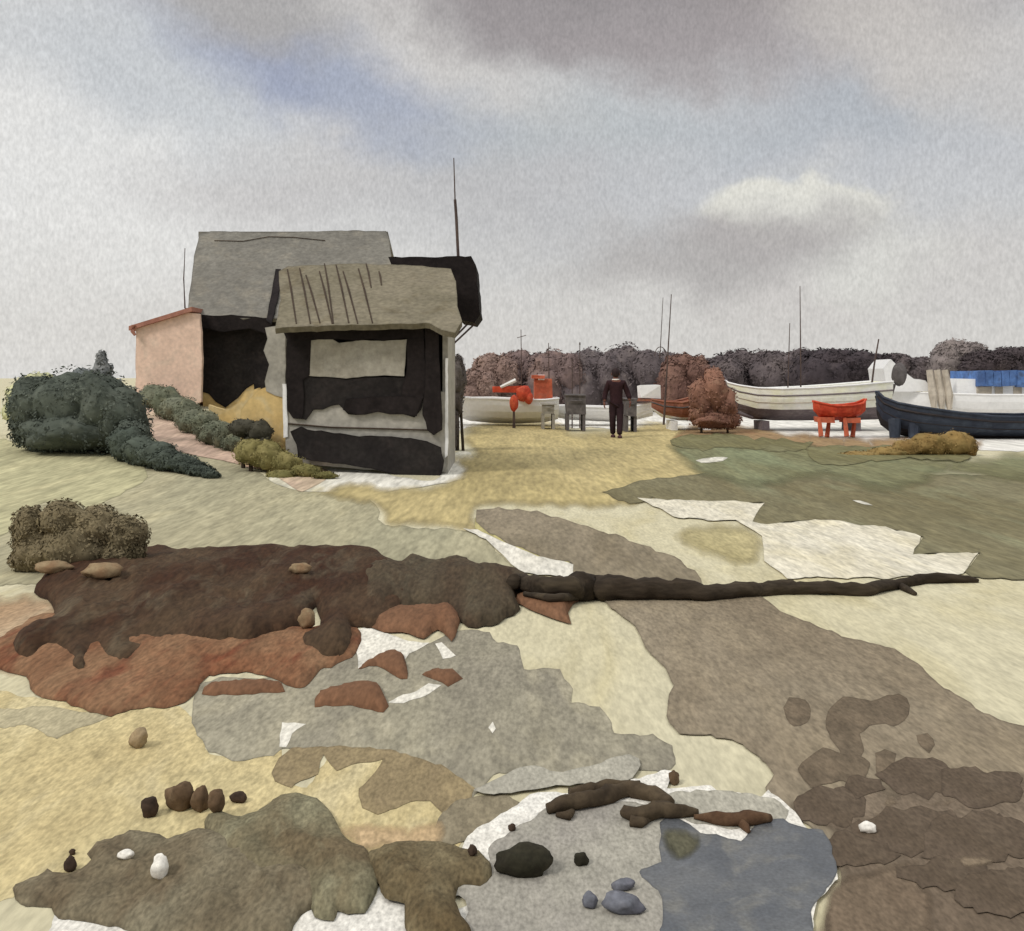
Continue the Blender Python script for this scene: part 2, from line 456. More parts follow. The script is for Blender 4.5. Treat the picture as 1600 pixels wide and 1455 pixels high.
sheet('path', [(205, 612), (228, 606), (262, 640), (295, 670), (350, 700), (440, 716), (520, 742), (470, 768), (430, 745), (340, 718), (270, 705), (235, 680), (212, 645)], m,
      'pinkish sandy footpath between dark bush and hedge', 'path', gx=18, gy=4, rimw=1.5, jit=1.5)
m = ground('g_ochre', 17, (204, 187, 137), (184, 168, 120), (214, 196, 138), rimdark=.3, soft=True)
sheet('grass', [(692, 716), (738, 706), (722, 690), (728, 668), (746, 655), (790, 649), (860, 655), (905, 672), (960, 668), (1010, 656), (1060, 664), (1160, 676), (1240, 690), (1300, 705), (1180, 745), (1060, 775), (1000, 792), (930, 800),
       (870, 796), (745, 797), (752, 832), (690, 826), (600, 826), (592, 795), (520, 782), (468, 766), (540, 752), (600, 757), (680, 757), (720, 735)], m,
      'golden ochre grass beside and in front of the kiosk', 'grass', soft=22, gx=24, gy=3.5, rimw=2)
m = ground('g_taupe', 11, (136, 130, 102), (122, 114, 84), (142, 142, 112), rimdark=.4)
sheet('grass', [(940, 772), (1000, 752), (1100, 742), (1300, 740), (1700, 745), (1900, 750), (1900, 912), (1600, 908), (1518, 905), (1508, 895), (1532, 866), (1478, 866), (1425, 868), (1442, 840), (1392, 829), (1290, 815), (1245, 816), (1200, 824),
       (1170, 817), (1192, 790), (1150, 786), (1110, 788), (1070, 790), (1020, 781), (985, 790)], m,
      'brown grey turf with a torn edge beyond the pale sand', 'grass', gx=26, gy=6, rimw=2, curve=False, jit=2)
m = ground('g_rust_turf', 16, (168, 142, 106), (150, 122, 90), (172, 126, 92), rimdark=.15, soft=True)
sheet('grass', [(1100, 655), (1180, 668), (1290, 680), (1400, 684), (1540, 690), (1540, 705), (1400, 712), (1230, 706), (1100, 700), (1040, 690)], m,
      'rusty brown strip of grass under the beached boats', 'grass', soft=12, gx=26, gy=4, rimw=1.5)
m = ground('g_green', 15, (136, 138, 106), (126, 124, 90), (136, 144, 112), rimdark=.3, soft=True)
sheet('grass', [(1040, 698), (1100, 686), (1180, 690), (1270, 694), (1400, 705), (1500, 712), (1620, 706), (1900, 706), (1900, 775), (1600, 762), (1480, 752), (1400, 775), (1290, 756), (1180, 768), (1090, 745)], m,
      'dull green band of grass across the right', 'grass', soft=26, gx=26, gy=5, rimw=1.5)
m = ground('g_olive_sand', 9, (180, 168, 122), (190, 178, 134), (198, 186, 142), rimdark=.08, soft=True)
sheet('sand', [(1050, 835), (1080, 818), (1140, 815), (1185, 825), (1195, 860), (1180, 888), (1140, 885), (1095, 870), (1060, 855)], m, 'faint olive stain on the pale sand beside the path', 'sand', soft=26, jit=3)
m = ground('g_chalk', 9, (224, 218, 200), (218, 211, 190), (210, 200, 168), K=1.12, rimdark=.1)
sheet('sand', [(995, 780), (1110, 786), (1195, 788), (1175, 817), (1200, 822), (1290, 814), (1392, 828), (1440, 839), (1427, 868), (1530, 866), (1505, 898), (1380, 905), (1230, 905), (1195, 880), (1190, 840), (1150, 815), (1060, 812)], m,
      'whitish bare sand with a torn edge along the brown turf', 'sand', curve=False, jit=2)
m = ground('g_yellowgreen', 9.5, (192, 182, 128), (182, 172, 118), rimdark=.25)
sheet('grass', [(745, 800), (760, 820), (790, 832), (850, 860), (890, 880), (870, 884), (820, 865), (770, 845), (742, 825)], m, 'thin yellow green verge along the upper path', 'grass', gx=20, gy=6, rimw=2)
m = ground('g_upper_path', 9.5, (142, 131, 110), (150, 138, 118), (132, 120, 98), rimdark=.3)
sheet('path', [(748, 800), (765, 796), (810, 799), (880, 812), (945, 832), (1000, 852), (1045, 868), (1078, 888), (1095, 912), (1060, 925), (900, 925), (893, 884), (855, 876), (800, 852), (757, 832), (744, 815)], m,
      'grey brown beaten path narrowing towards the kiosk', 'path', rimw=2)
m = ground('g_sliver', 9, (226, 222, 212), (220, 215, 200), K=1.12, rimdark=.1)
sheet('sand', [(724, 829), (745, 830), (790, 850), (840, 872), (896, 884), (896, 905), (860, 900), (815, 897), (785, 868), (760, 845)], m, 'white sliver of sand at the edge of the upper path', 'sand', curve=False, jit=1.5, gx=20, gy=6)
m = ground('g_path', 5.5, (150, 138, 118), (138, 125, 105), (160, 146, 122), rimdark=.34)
sheet('path', [(925, 928), (1000, 915), (1150, 925), (1195, 943), (1255, 972), (1310, 995), (1390, 1014), (1440, 1044), (1460, 1064), (1510, 1098), (1560, 1125), (1600, 1136), (1900, 1220), (1900, 1720), (1340, 1720), (1290, 1460), (1315, 1390), (1300, 1325), (1255, 1285), (1200, 1243),
       (1207, 1214), (1190, 1190), (1160, 1165), (1110, 1152), (1062, 1148), (1043, 1120), (1046, 1090), (1052, 1074), (1030, 1040), (1000, 1000), (990, 978), (955, 950)], m,
      'broad grey brown mud path widening to the lower right', 'path', rimw=3)
# darker damp places on the path
def spots(prefix, label, cat, mat, polys, **k):
    for p, l in polys: sheet(prefix, p, mat, l, cat, **k)
m = ground('g_damp', 4.2, (116, 103, 86), (104, 91, 75), (126, 111, 92), rimdark=.2)
spots('mud', '', 'mud', m, [
    ([(1224, 1108), (1235, 1093), (1255, 1096), (1268, 1112), (1262, 1132), (1240, 1138), (1226, 1125)], 'small round damp spot on the mud path'),
    ([(1300, 1105), (1320, 1093), (1360, 1095), (1395, 1088), (1418, 1095), (1422, 1120), (1405, 1138), (1370, 1135), (1345, 1150), (1350, 1180), (1330, 1195), (1300, 1160), (1290, 1130)], 'broad damp blotch at the top of the mud path'),
    ([(1436, 1150), (1450, 1145), (1460, 1165), (1452, 1180), (1440, 1172)], 'narrow damp fleck at the right of the mud path'),
    ([(1248, 1205), (1262, 1185), (1285, 1172), (1320, 1178), (1355, 1190), (1358, 1210), (1335, 1235), (1310, 1222), (1285, 1230), (1268, 1236)], 'three lobed damp blotch on the mud path'),
    ([(1368, 1180), (1385, 1172), (1400, 1180), (1398, 1205), (1388, 1228), (1370, 1215)], 'upright damp blotch in the middle of the mud path')], rimw=2.5, gx=20)
m = ground('g_dark_path', 3.6, (124, 110, 94), (112, 98, 83), (138, 124, 106), rimdark=.25, soft=True)
sheet('mud', [(1225, 1268), (1262, 1245), (1310, 1238), (1350, 1215), (1400, 1225), (1440, 1190), (1500, 1196), (1515, 1212), (1560, 1218), (1600, 1210), (1900, 1240), (1900, 1720), (1270, 1720), (1270, 1460), (1304, 1385), (1300, 1345), (1290, 1310)], m,
      'dark trodden mud over the near end of the path', 'mud', soft=36)
m = ground('g_mid_path', 3.2, (128, 112, 94), (118, 103, 86), (108, 92, 76), rimdark=.0, soft=True)
sheet('mud', [(1290, 1400), (1310, 1368), (1360, 1362), (1420, 1345), (1438, 1350), (1440, 1385), (1462, 1420), (1470, 1720), (1300, 1720), (1280, 1480)], m, 'lighter brown mud at the foot of the path', 'mud', soft=24)

m = ground('g_blotch', 3.6, (108, 94, 80), (96, 83, 69), (120, 106, 90), rimdark=.25)
m2 = ground('g_blotch_pale', 3.4, (146, 130, 110), (134, 118, 98), (158, 144, 124), rimdark=.1, soft=True)
random.seed(41)
def blob_outline(cx, cy, rx, ry, sd, n=13):
    return [(cx + rx * (1 + .38 * nz(math.cos(t) * 1.3 + sd, math.sin(t) * 1.3, sd)) * math.cos(t), cy + ry * (1 + .38 * nz(math.cos(t) * 1.3, math.sin(t) * 1.3 + sd, sd + 4)) * math.sin(t)) for t in (k * 2 * math.pi / n for k in range(n))]
for q, (cx, cy, rx, ry, mm, lab) in enumerate((
    (1300, 1262, 60, 30, m, 'dark blotch at the left shoulder of the trodden mud'), (1352, 1232, 30, 18, m, 'small dark blotch above the white chalk stone'), (1440, 1218, 62, 30, m, 'dark blotch at the top of the trodden mud'),
    (1535, 1232, 80, 30, m, 'dark blotch near the right edge of the trodden mud'), (1420, 1300, 84, 36, m, 'broad dark blotch right of the white chalk stone'), (1340, 1335, 70, 26, m, 'dark blotch below the white chalk stone'),
    (1530, 1310, 95, 40, m, 'long dark blotch at the right of the trodden mud'), (1480, 1372, 70, 28, m, 'dark blotch above the bottom corner of the mud'), (1575, 1400, 80, 40, m, 'dark blotch in the lower right corner of the mud'),
    (1468, 1262, 26, 12, m2, 'small pale dry spot in the trodden mud'), (1395, 1258, 22, 10, m2, 'pale dry fleck near the middle of the trodden mud'), (1512, 1352, 40, 9, m2, 'pale dry streak low on the trodden mud'),
    (1358, 1285, 18, 8, m2, 'pale dry fleck behind the white chalk stone'))):
    sheet('mud', blob_outline(cx, cy, rx, ry, q * 2.1 + 1), mm, lab, 'mud', gx=16, gy=8, rimw=2.2, jit=7, soft=0 if mm is m else min(rx, ry))
# left and middle foreground
m = ground('g_ochre_sand', 4.3, (211, 196, 150), (201, 184, 138), (219, 206, 166), rimdark=.12)
sheet('sand', [(-260, 1060), (20, 1085), (180, 1105), (280, 1105), (315, 1140), (330, 1178), (400, 1188), (440, 1165), (440, 1215), (480, 1232), (520, 1180), (640, 1180), (720, 1240), (715, 1330), (600, 1345), (560, 1330), (480, 1290), (330, 1310), (150, 1350), (30, 1400), (-260, 1460)], m,
      'warm ochre sand at the lower left', 'sand')
m = ground('g_left_edge', 4.5, (178, 168, 138), (190, 180, 148), rimdark=.12)
sheet('sand', [(-200, 1110), (10, 1108), (60, 1105), (130, 1112), (170, 1120), (120, 1140), (80, 1155), (40, 1135), (-200, 1150)], m, 'greyish fringe of sand under the rusty bank', 'sand')
m = ground('g_pinkbank', 6, (190, 164, 134), (176, 146, 114), (200, 180, 150), rimdark=.1, soft=True)
sheet('ground', [(-260, 925), (0, 930), (50, 925), (110, 945), (130, 985), (60, 1035), (20, 1060), (-260, 1070)], m, 'pinkish bare earth at the left end of the bank', 'ground', soft=30)
m = ground('g_gravel', 5, (165, 159, 139), (149, 143, 127), (180, 172, 148), rimdark=.25)
sheet('gravel', [(298, 1098), (312, 1072), (340, 1060), (440, 1058), (490, 1045), (552, 1022), (600, 1040), (625, 1052), (640, 1020), (672, 1005), (700, 992), (745, 984), (768, 988), (776, 1005), (808, 1008), (820, 1046), (874, 1044), (880, 1060), (897, 1078), (893, 1100), (938, 1105), (958, 1130), (960, 1150), (1020, 1148), (1048, 1166), (1056, 1195), (1035, 1208), (1010, 1205), (960, 1200),
       (900, 1214), (850, 1212), (815, 1200), (770, 1215), (725, 1262), (700, 1275), (640, 1230), (620, 1185), (540, 1172), (440, 1170), (425, 1182), (370, 1190), (325, 1175), (300, 1130)], m,
      'grey gravel flat with a scalloped edge in the middle', 'gravel', rimw=2.5, curve=False, jit=2.5)
m = ground('g_gap', 5, (224, 220, 206), (230, 226, 215), K=1.12, rimdark=.08)
for p, l in (([(553, 985), (575, 980), (640, 1003), (672, 1006), (640, 1022), (622, 1048), (600, 1030), (560, 1045)], 'white triangle of sand between rusty bank and gravel'),
             ([(604, 1098), (640, 1085), (670, 1070), (690, 1072), (665, 1090), (630, 1100)], 'white streak of sand in the gravel under two rusty stones'),
             ([(436, 1168), (440, 1130), (480, 1132), (455, 1148), (446, 1168)], 'small white fork of sand at the left of the gravel'),
             ([(681, 1008), (690, 1006), (712, 1026), (692, 1030)], 'small white wedge of sand in the gravel'),
             ([(762, 1138), (770, 1128), (775, 1140), (768, 1148)], 'tiny white speck of sand in the gravel')):
    sheet('sand', p, m, l, 'sand', gx=20, rimw=2, jit=1.5, curve=False)
m = ground('g_taupe_low', 4, (154, 138, 106), (142, 126, 98), (168, 150, 114), rimdark=.2)
sheet('mud', [(424, 1208), (435, 1185), (455, 1170), (540, 1166), (610, 1172), (690, 1196), (740, 1230), (735, 1262), (700, 1275), (690, 1268), (670, 1252), (640, 1255), (590, 1275), (566, 1262), (560, 1235), (585, 1208), (600, 1188), (548, 1196), (525, 1205), (505, 1180), (495, 1212), (470, 1222), (455, 1232), (432, 1222)], m,
      'brownish wash of mud below the grey gravel', 'mud', rimw=2.5, curve=False, jit=2)
m = ground('g_taupe_low2', 3.7, (150, 140, 118), (138, 128, 106), (160, 150, 128), rimdark=.2)
sheet('mud', [(690, 1270), (720, 1250), (770, 1240), (800, 1248), (828, 1265), (800, 1285), (760, 1300), (720, 1320), (690, 1322), (678, 1300)], m, 'grey brown tongue of mud left of the driftwood', 'mud', rimw=2.5)
m = ground('g_pinkish', 3.6, (206, 180, 142), (196, 168, 128), rimdark=.1, soft=True)
sheet('sand', [(520, 1300), (560, 1285), (640, 1290), (690, 1285), (690, 1325), (600, 1335), (560, 1330)], m, 'pinkish sand beside the mossy boulder', 'sand', soft=24)
m = ground('g_chalk_low', 3, (226, 222, 212), (232, 229, 221), K=1.1, rimdark=.05)
sheet('sand', [(80, 1440), (130, 1425), (400, 1440), (470, 1400), (560, 1420), (600, 1385), (660, 1400), (720, 1420), (780, 1395), (820, 1420), (820, 1700), (60, 1700)], m, 'chalk white sand along the bottom edge', 'sand')
sheet('sand', [(722, 1330), (748, 1300), (800, 1268), (838, 1244), (900, 1242), (1000, 1222), (1040, 1206), (1058, 1216), (1042, 1236), (1110, 1232), (1118, 1240), (1190, 1250), (1200, 1242), (1240, 1272), (1262, 1300), (1292, 1312), (1302, 1345), (1306, 1380), (1270, 1440), (1262, 1720), (760, 1720), (745, 1400)], m,
      'chalky white ground showing around the pale mud', 'sand')
m = ground('g_greyband', 3.9, (170, 166, 153), (180, 176, 162), rimdark=.15)
sheet('mud', [(740, 1242), (790, 1215), (830, 1202), (870, 1212), (930, 1200), (985, 1184), (1002, 1200), (980, 1225), (900, 1232), (830, 1240), (790, 1245)], m, 'pale grey mud above the driftwood', 'mud', rimw=2)
sheet('mud', [(1040, 1245), (1100, 1240), (1190, 1248), (1230, 1270), (1225, 1290), (1150, 1300), (1080, 1290), (1040, 1275)], m, 'pale grey mud right of the driftwood', 'mud', rimw=2)
m = ground('g_lavender', 3.2, (170, 166, 154), (160, 155, 147), (182, 177, 165), rimdark=.15)
sheet('mud', [(690, 1405), (760, 1360), (765, 1330), (790, 1310), (830, 1285), (870, 1262), (940, 1258), (1000, 1262), (1040, 1285), (1060, 1310), (1060, 1720), (640, 1720), (730, 1430)], m, 'pale lavender grey mud in front of the driftwood', 'mud')

# peaty bank across the left, rusty growth along its foot
m = ground('g_rustskirt', 5.2, (144, 112, 84), (128, 88, 62), (118, 58, 38), rimdark=.35, scale=2.2, gamt=.32)
sheet('bank', [(-30, 1030), (20, 985), (90, 960), (300, 985), (480, 980), (560, 985), (556, 1022), (500, 1050), (478, 1074), (440, 1068), (400, 1052), (330, 1058), (306, 1078), (290, 1100), (262, 1104), (215, 1110), (172, 1118), (120, 1108), (100, 1096), (60, 1090), (40, 1060), (10, 1050)], m,
      'rust red earth along the foot of the dark bank', 'bank', height=.05, R=40, rough=.015, gx=16, gy=8)
m = ground('g_bank', 6.5, (82, 65, 48), (64, 41, 27), (102, 91, 73), rimdark=.45, scale=1.9, gamt=.36)
sheet('bank', [(55, 925), (75, 895), (140, 872), (230, 858), (300, 860), (440, 857), (560, 858), (600, 872), (640, 900), (640, 940), (600, 975), (575, 985), (548, 980), (552, 1012), (535, 1028), (505, 1036), (475, 1028),
      (468, 1010), (474, 998), (500, 985), (494, 950), (478, 975), (450, 990), (420, 1002), (380, 1016), (300, 1016), (240, 1022), (215, 1032), (190, 1046), (165, 1040), (148, 1030), (132, 1056), (112, 1054), (92, 1030), (75, 1020), (50, 1040), (20, 1030), (22, 1005), (50, 985), (85, 972), (80, 945)], m,
      'long dark red brown peaty bank across the left', 'bank', height=.14, R=46, rough=.034, gx=9, gy=6, jit=3)
m = ground('g_bank_right', 6.8, (84, 73, 57), (64, 45, 32), (98, 92, 75), rimdark=.45, scale=1.9, gamt=.36)
sheet('bank', [(560, 862), (600, 872), (625, 884), (640, 872), (690, 884), (712, 870), (745, 884), (800, 893), (830, 905), (850, 922), (825, 925), (808, 940), (812, 955), (790, 968), (768, 980), (745, 985), (722, 972), (706, 955), (690, 948), (655, 950), (618, 955), (590, 970), (566, 940), (556, 900)], m,
      'olive grey right end of the peaty bank beside the log', 'bank', height=.13, R=40, rough=.034, gx=9, gy=6, jit=3)
m = ground('g_bankrust', 6.4, (134, 102, 78), (122, 86, 62), (112, 72, 52), rimdark=.3)
for p, l, hh in (([(572, 978), (606, 952), (650, 948), (700, 948), (718, 975), (706, 1004), (684, 985), (660, 1000), (630, 990), (600, 992)], 'rusty flat stone under the middle of the bank', .05),
             ([(806, 945), (815, 926), (850, 924), (872, 936), (926, 936), (896, 946), (888, 962), (893, 978), (860, 968), (838, 958)], 'rusty flat stone below the thick end of the log', .05),
             ([(558, 1046), (585, 1030), (610, 1018), (628, 1022), (638, 1062), (615, 1055), (590, 1042)], 'rust brown stone with a pointed tip beside the white triangle', .035),
             ([(660, 1056), (675, 1046), (708, 1046), (722, 1062), (700, 1072), (690, 1066)], 'small rust brown stone at the edge of the grey gravel', .03),
             ([(314, 1086), (330, 1068), (400, 1064), (440, 1066), (446, 1082), (400, 1086)], 'long flat rust brown stone under the bank foot', .035),
             ([(492, 1105), (500, 1085), (545, 1070), (590, 1070), (608, 1105), (598, 1116), (560, 1106), (520, 1104)], 'broad rust brown stone lying on the grey gravel', .04)):
    sheet('stone', p, m, l, 'stone', kind='thing', height=hh * 1.3, R=22, rough=.008, gx=9, gy=5, jit=2.4, rimw=2)
m = ground('g_oliveband', 18, (128, 124, 88), (118, 112, 76), (138, 136, 104), rimdark=.35)
sheet('grass', [(1045, 690), (1080, 684), (1150, 684), (1230, 690), (1268, 693), (1262, 704), (1210, 708), (1150, 702), (1100, 706), (1060, 702)], m, 'darker olive streak in the green band before the rust boat', 'grass', gx=20, gy=4, rimw=1.5)
sheet('grass', [(1262, 702), (1290, 698), (1380, 700), (1440, 704), (1520, 712), (1500, 724), (1440, 718), (1380, 722), (1320, 730), (1282, 728), (1264, 716)], m, 'olive tongue of turf before the red dinghy', 'grass', gx=20, gy=4, rimw=1.5)
m = ground('g_fleck', 12, (224, 220, 206), (230, 226, 215), K=1.12)
sheet('sand', [(1086, 722), (1110, 718), (1138, 717), (1130, 723), (1095, 726)], m, 'white fleck of sand in the green band', 'sand', gx=16, gy=3, rimw=1, jit=1)
sheet('sand', [(1332, 784), (1345, 785), (1364, 792), (1350, 791)], m, 'thin white fleck of sand in the brown turf', 'sand', gx=16, gy=3, rimw=1, jit=.6)
m = ground('g_holes', 6.8, (168, 132, 104), (176, 146, 120), rimdark=.2)

# puddle
def puddle():
    m = wash('w_puddle', (114, 116, 118), (94, 98, 104), (138, 136, 128), K=1.35, scale=3.4, grain=90, gamt=.22, bump=.06, rough=.34, spec=.45, rimdark=.3)
    sheet('puddle', [(1032, 1292), (1050, 1285), (1075, 1292), (1095, 1308), (1130, 1312), (1158, 1322), (1172, 1305), (1190, 1290), (1225, 1284), (1245, 1298), (1285, 1304), (1300, 1330), (1306, 1365), (1292, 1395), (1270, 1425), (1268, 1460), (1290, 1720), (1034, 1720), (1036, 1430), (1012, 1385), (1000, 1370), (1030, 1350)], m,
          'slate blue puddle in front of the driftwood', 'puddle', rimw=3)
puddle()
sheet('mud', [(1034, 1300), (1060, 1298), (1092, 1308), (1098, 1330), (1080, 1352), (1050, 1356), (1036, 1340)], ground('g_pool_moss2', 3.3, (100, 98, 80), (88, 86, 70), (112, 108, 88), rimdark=.1, soft=True), 'olive silt in the top left corner of the puddle', 'mud', soft=18)
# ------------------------------------------------------------------ stones and boulders of the foreground
m_boulder = ground('r_boulder', 3.3, (118, 107, 86), (136, 129, 108), (98, 83, 64), rimdark=.35, scale=2.6, gamt=.34)
sheet('boulder', [(18, 1388), (35, 1378), (60, 1372), (72, 1355), (84, 1366), (112, 1366), (140, 1345), (138, 1335), (160, 1315), (200, 1302), (240, 1300), (262, 1312), (300, 1300), (320, 1296), (400, 1320), (500, 1360), (498, 1410), (465, 1440), (440, 1470), (300, 1480), (180, 1450), (88, 1436), (82, 1418), (40, 1418), (22, 1405)], m_boulder,
      'wide low brown boulder with an uneven back at the lower left', 'boulder', kind='thing', height=.055, R=60, rough=.02, gx=9, gy=6)
m_moss = ground('r_moss', 3.4, (132, 127, 102), (112, 99, 76), (148, 144, 118), rimdark=.35, scale=2.6, gamt=.34)
sheet('boulder', [(322, 1300), (324, 1282), (346, 1272), (375, 1278), (400, 1272), (430, 1252), (460, 1245), (495, 1252), (522, 1278), (535, 1310), (560, 1325), (584, 1345), (592, 1378), (585, 1405), (572, 1430), (542, 1432), (530, 1425), (520, 1444), (494, 1438), (488, 1420), (470, 1400), (400, 1400), (350, 1360)], m_moss,
      'rounded mossy green boulder rising behind the low brown one', 'boulder', kind='thing', height=.06, R=56, rough=.02, gx=9, gy=6)
m = ground('r_olive', 3.1, (122, 110, 84), (98, 84, 60), (140, 130, 102), rimdark=.3, scale=3.0, gamt=.34)
sheet('boulder', [(572, 1345), (600, 1330), (640, 1320), (690, 1322), (720, 1330), (748, 1340), (768, 1355), (770, 1375), (750, 1392), (725, 1388), (712, 1405), (722, 1440), (740, 1475), (640, 1475), (632, 1420), (600, 1410), (590, 1390)], m,
      'olive brown boulder between mossy boulder and pale mud', 'boulder', kind='thing', height=.045, R=46, rough=.02, gx=9, gy=6)

m_dark = wash('r_dark', (62, 50, 42), (78, 62, 50), (50, 42, 36), K=1.0, gamt=.24, scale=9, grain=60, bump=.3)
m_black = wash('r_black', (46, 44, 34), (58, 54, 42), (38, 34, 28), K=1.0, gamt=.24, scale=9, grain=60, bump=.3)
m_slate = wash('r_slate', (104, 106, 114), (92, 92, 100), (112, 112, 118), K=1.0, gamt=.24, scale=9, grain=60, bump=.3)
m_brown = wash('r_brown', (104, 86, 66), (92, 74, 56), (118, 100, 78), K=1.0, gamt=.24, scale=9, grain=60, bump=.3)
m_chalk = wash('r_chalk', (226, 222, 214), (216, 212, 202), K=.95, gamt=.24, scale=9, grain=60, bump=.3)
m_tanst = wash('r_tan', (146, 126, 98), (134, 108, 82), (160, 142, 112), K=1.1, scale=9, grain=60, bump=.3)
m_taupe = wash('r_taupe', (150, 132, 104), (140, 122, 96), K=1.0, gamt=.24, scale=9, grain=60, bump=.3)
def stone(cx, cy, wd, ht, mat, label, sd, group=None, tilt=.0):
    """a stone whose outline is about wd by ht in the picture"""
    g = S(cx, cy + ht * .42); k = g.y / F
    mb = MB(); rz = ht * k * .5
    mb.blob((0, 0, 0), (wd * k * .5, max(wd * k * .36, rz * .8), rz), 3, .28, 1.5, sd, flat=.75)
    R = Matrix.Rotation(tilt, 3, 'Y')
    mb.v = [g + Vector((0, rz * .5, rz * .72)) + R @ v for v in mb.v]
    o = mb.build('stone', mat, base=g, smooth=True)
    return tag(o, label, 'stone', group)
stone(231, 1264, 26, 34, m_dark, 'dark egg shaped stone standing alone on the ochre sand', 1.0)
stone(278, 1248, 46, 46, m_brown, 'tallest of three brown stones in a row behind the boulders', 2.0)
stone(310, 1252, 28, 40, m_brown, 'middle one of three brown stones in a row behind the boulders', 3.1)
stone(336, 1254, 26, 38, m_brown, 'right hand one of three brown stones in a row behind the boulders', 4.4)
stone(372, 1247, 26, 18, m_dark, 'small flat dark stone right of the three brown ones', 5.0)
stone(107, 1353, 18, 24, m_dark, 'little pointed dark stone at the left end of the low boulder', 6.0)
stone(112, 1332, 10, 10, m_dark, 'tiny round dark pebble above the little pointed stone', 6.6)
stone(214, 1155, 26, 34, m_taupe, 'dull tan stone on the ochre sand below the rusty bank', 7.0, tilt=.4)
stone(738, 1330, 14, 18, m_dark, 'small dark pebble at the tip of the olive boulder', 8.0)
stone(818, 1347, 86, 48, m_black, 'large blackish green stone on the pale mud', 9.3)
stone(908, 1344, 24, 22, m_black, 'small black stone right of the large blackish one', 10.0)
stone(975, 1383, 36, 18, m_slate, 'slim slate blue stone, upper one of three by the puddle', 11.0, tilt=-.2)
stone(922, 1409, 24, 26, m_slate, 'smallest slate blue stone, left of the two flat ones', 12.0)
stone(975, 1413, 62, 30, m_slate, 'broadest slate blue stone left of the puddle', 13.0, tilt=.15)
stone(1054, 1217, 16, 24, m_brown, 'small upright brown stone above the driftwood', 14.0)
stone(800, 1294, 12, 12, m_dark, 'tiny dark pebble left of the driftwood tip', 15.0)
stone(247, 1358, 28, 38, m_chalk, 'larger white chalk stone lying on the low brown boulder', 16.0)
stone(195, 1336, 24, 14, m_chalk, 'smaller white chalk stone on the back of the low brown boulder', 17.0)
stone(1357, 1294, 26, 18, m_chalk, 'white chalk stone in the dark trodden mud', 18.0)
random.seed(21)

# ------------------------------------------------------------------ log and driftwood
def wood(name, pts, mat, label, cat, branches=(), seg=14):
    """a branch along picture points (x, y of its axis, thickness), lying on the ground"""
    def path(ps):
        o, r = [], []
        for i in range(len(ps) - 1):
            a, b = ps[i], ps[i + 1]; n = max(2, int(abs(b[0] - a[0]) / 7))
            for k in range(n + (i == len(ps) - 2)):
                t = k / n; px, py, th = (a[j] + (b[j] - a[j]) * t for j in range(3))
                g = S(px, py + th * .45); rr = th * .5 * g.y / F
                rr *= 1 + .16 * nz(px * .05, py * .05, 3) + .12 * nz(px * .17, 1, 3) + .06 * nz(px * .5, 2, 3)
                g.z += rr * .85; o.append(g); r.append(rr)
        return o, r
    o, r = path(pts); mb = MB(); mb.tube(o, r, seg, .34)
    ob = mb.build(name, mat, base=o[0], smooth=True); tag(ob, label, cat)
    for br in branches:
        o2, r2 = path(br); m2 = MB(); m2.tube(o2, r2, 8, .15); m2.build('branch', mat, ob, smooth=True)
    return ob
m_log = wash('w_log', (64, 56, 46), (52, 44, 36), (80, 70, 56), K=.95, scale=2.0, grain=40, stretch=(.2, 1, 1), bump=.8, gamt=.32)
wood('log', [(800, 908, 24), (860, 916, 34), (930, 918, 40), (1000, 918, 38), (1070, 922, 32), (1100, 925, 28), (1150, 922, 24), (1230, 918, 22), (1300, 919, 22), (1352, 921, 22), (1400, 913, 16), (1440, 904, 17), (1480, 903, 17), (1528, 907, 8)], m_log,
     'long dark weathered log lying across the path', 'log', [[(1405, 914, 13), (1420, 922, 10), (1430, 928, 7)], [(820, 928, 8), (860, 934, 14), (910, 932, 12)]])
m_drift = wash('w_drift', (66, 56, 44), (86, 74, 58), (48, 40, 32), K=.95, scale=6.0, grain=60, bump=.4, gamt=.18)
m_drift2 = wash('w_drift2', (92, 70, 52), (74, 54, 40), (110, 88, 66), K=.95, scale=6.0, grain=60, bump=.4, gamt=.18)
wood('driftwood', [(855, 1264, 16), (880, 1256, 26), (930, 1246, 26), (980, 1232, 24), (1020, 1238, 28), (1048, 1256, 18)], m_drift, 'arched dark driftwood branch on the pale mud', 'driftwood',
     [[(890, 1238, 14), (940, 1228, 20), (1000, 1226, 16)], [(870, 1272, 10), (888, 1274, 16), (894, 1268, 10)]])
wood('driftwood', [(974, 1268, 18), (1000, 1272, 28), (1030, 1264, 26), (1060, 1266, 22), (1090, 1269, 10)], m_drift, 'short thick driftwood piece leaning on the arched branch', 'driftwood', [[(985, 1282, 18), (1000, 1284, 18), (1015, 1280, 8)]])
wood('driftwood', [(1085, 1276, 8), (1120, 1278, 20), (1150, 1280, 22), (1180, 1278, 20), (1204, 1278, 12)], m_drift2, 'reddish brown driftwood stick above the puddle', 'driftwood', [[(1155, 1282, 16), (1165, 1292, 14), (1170, 1300, 6)]])

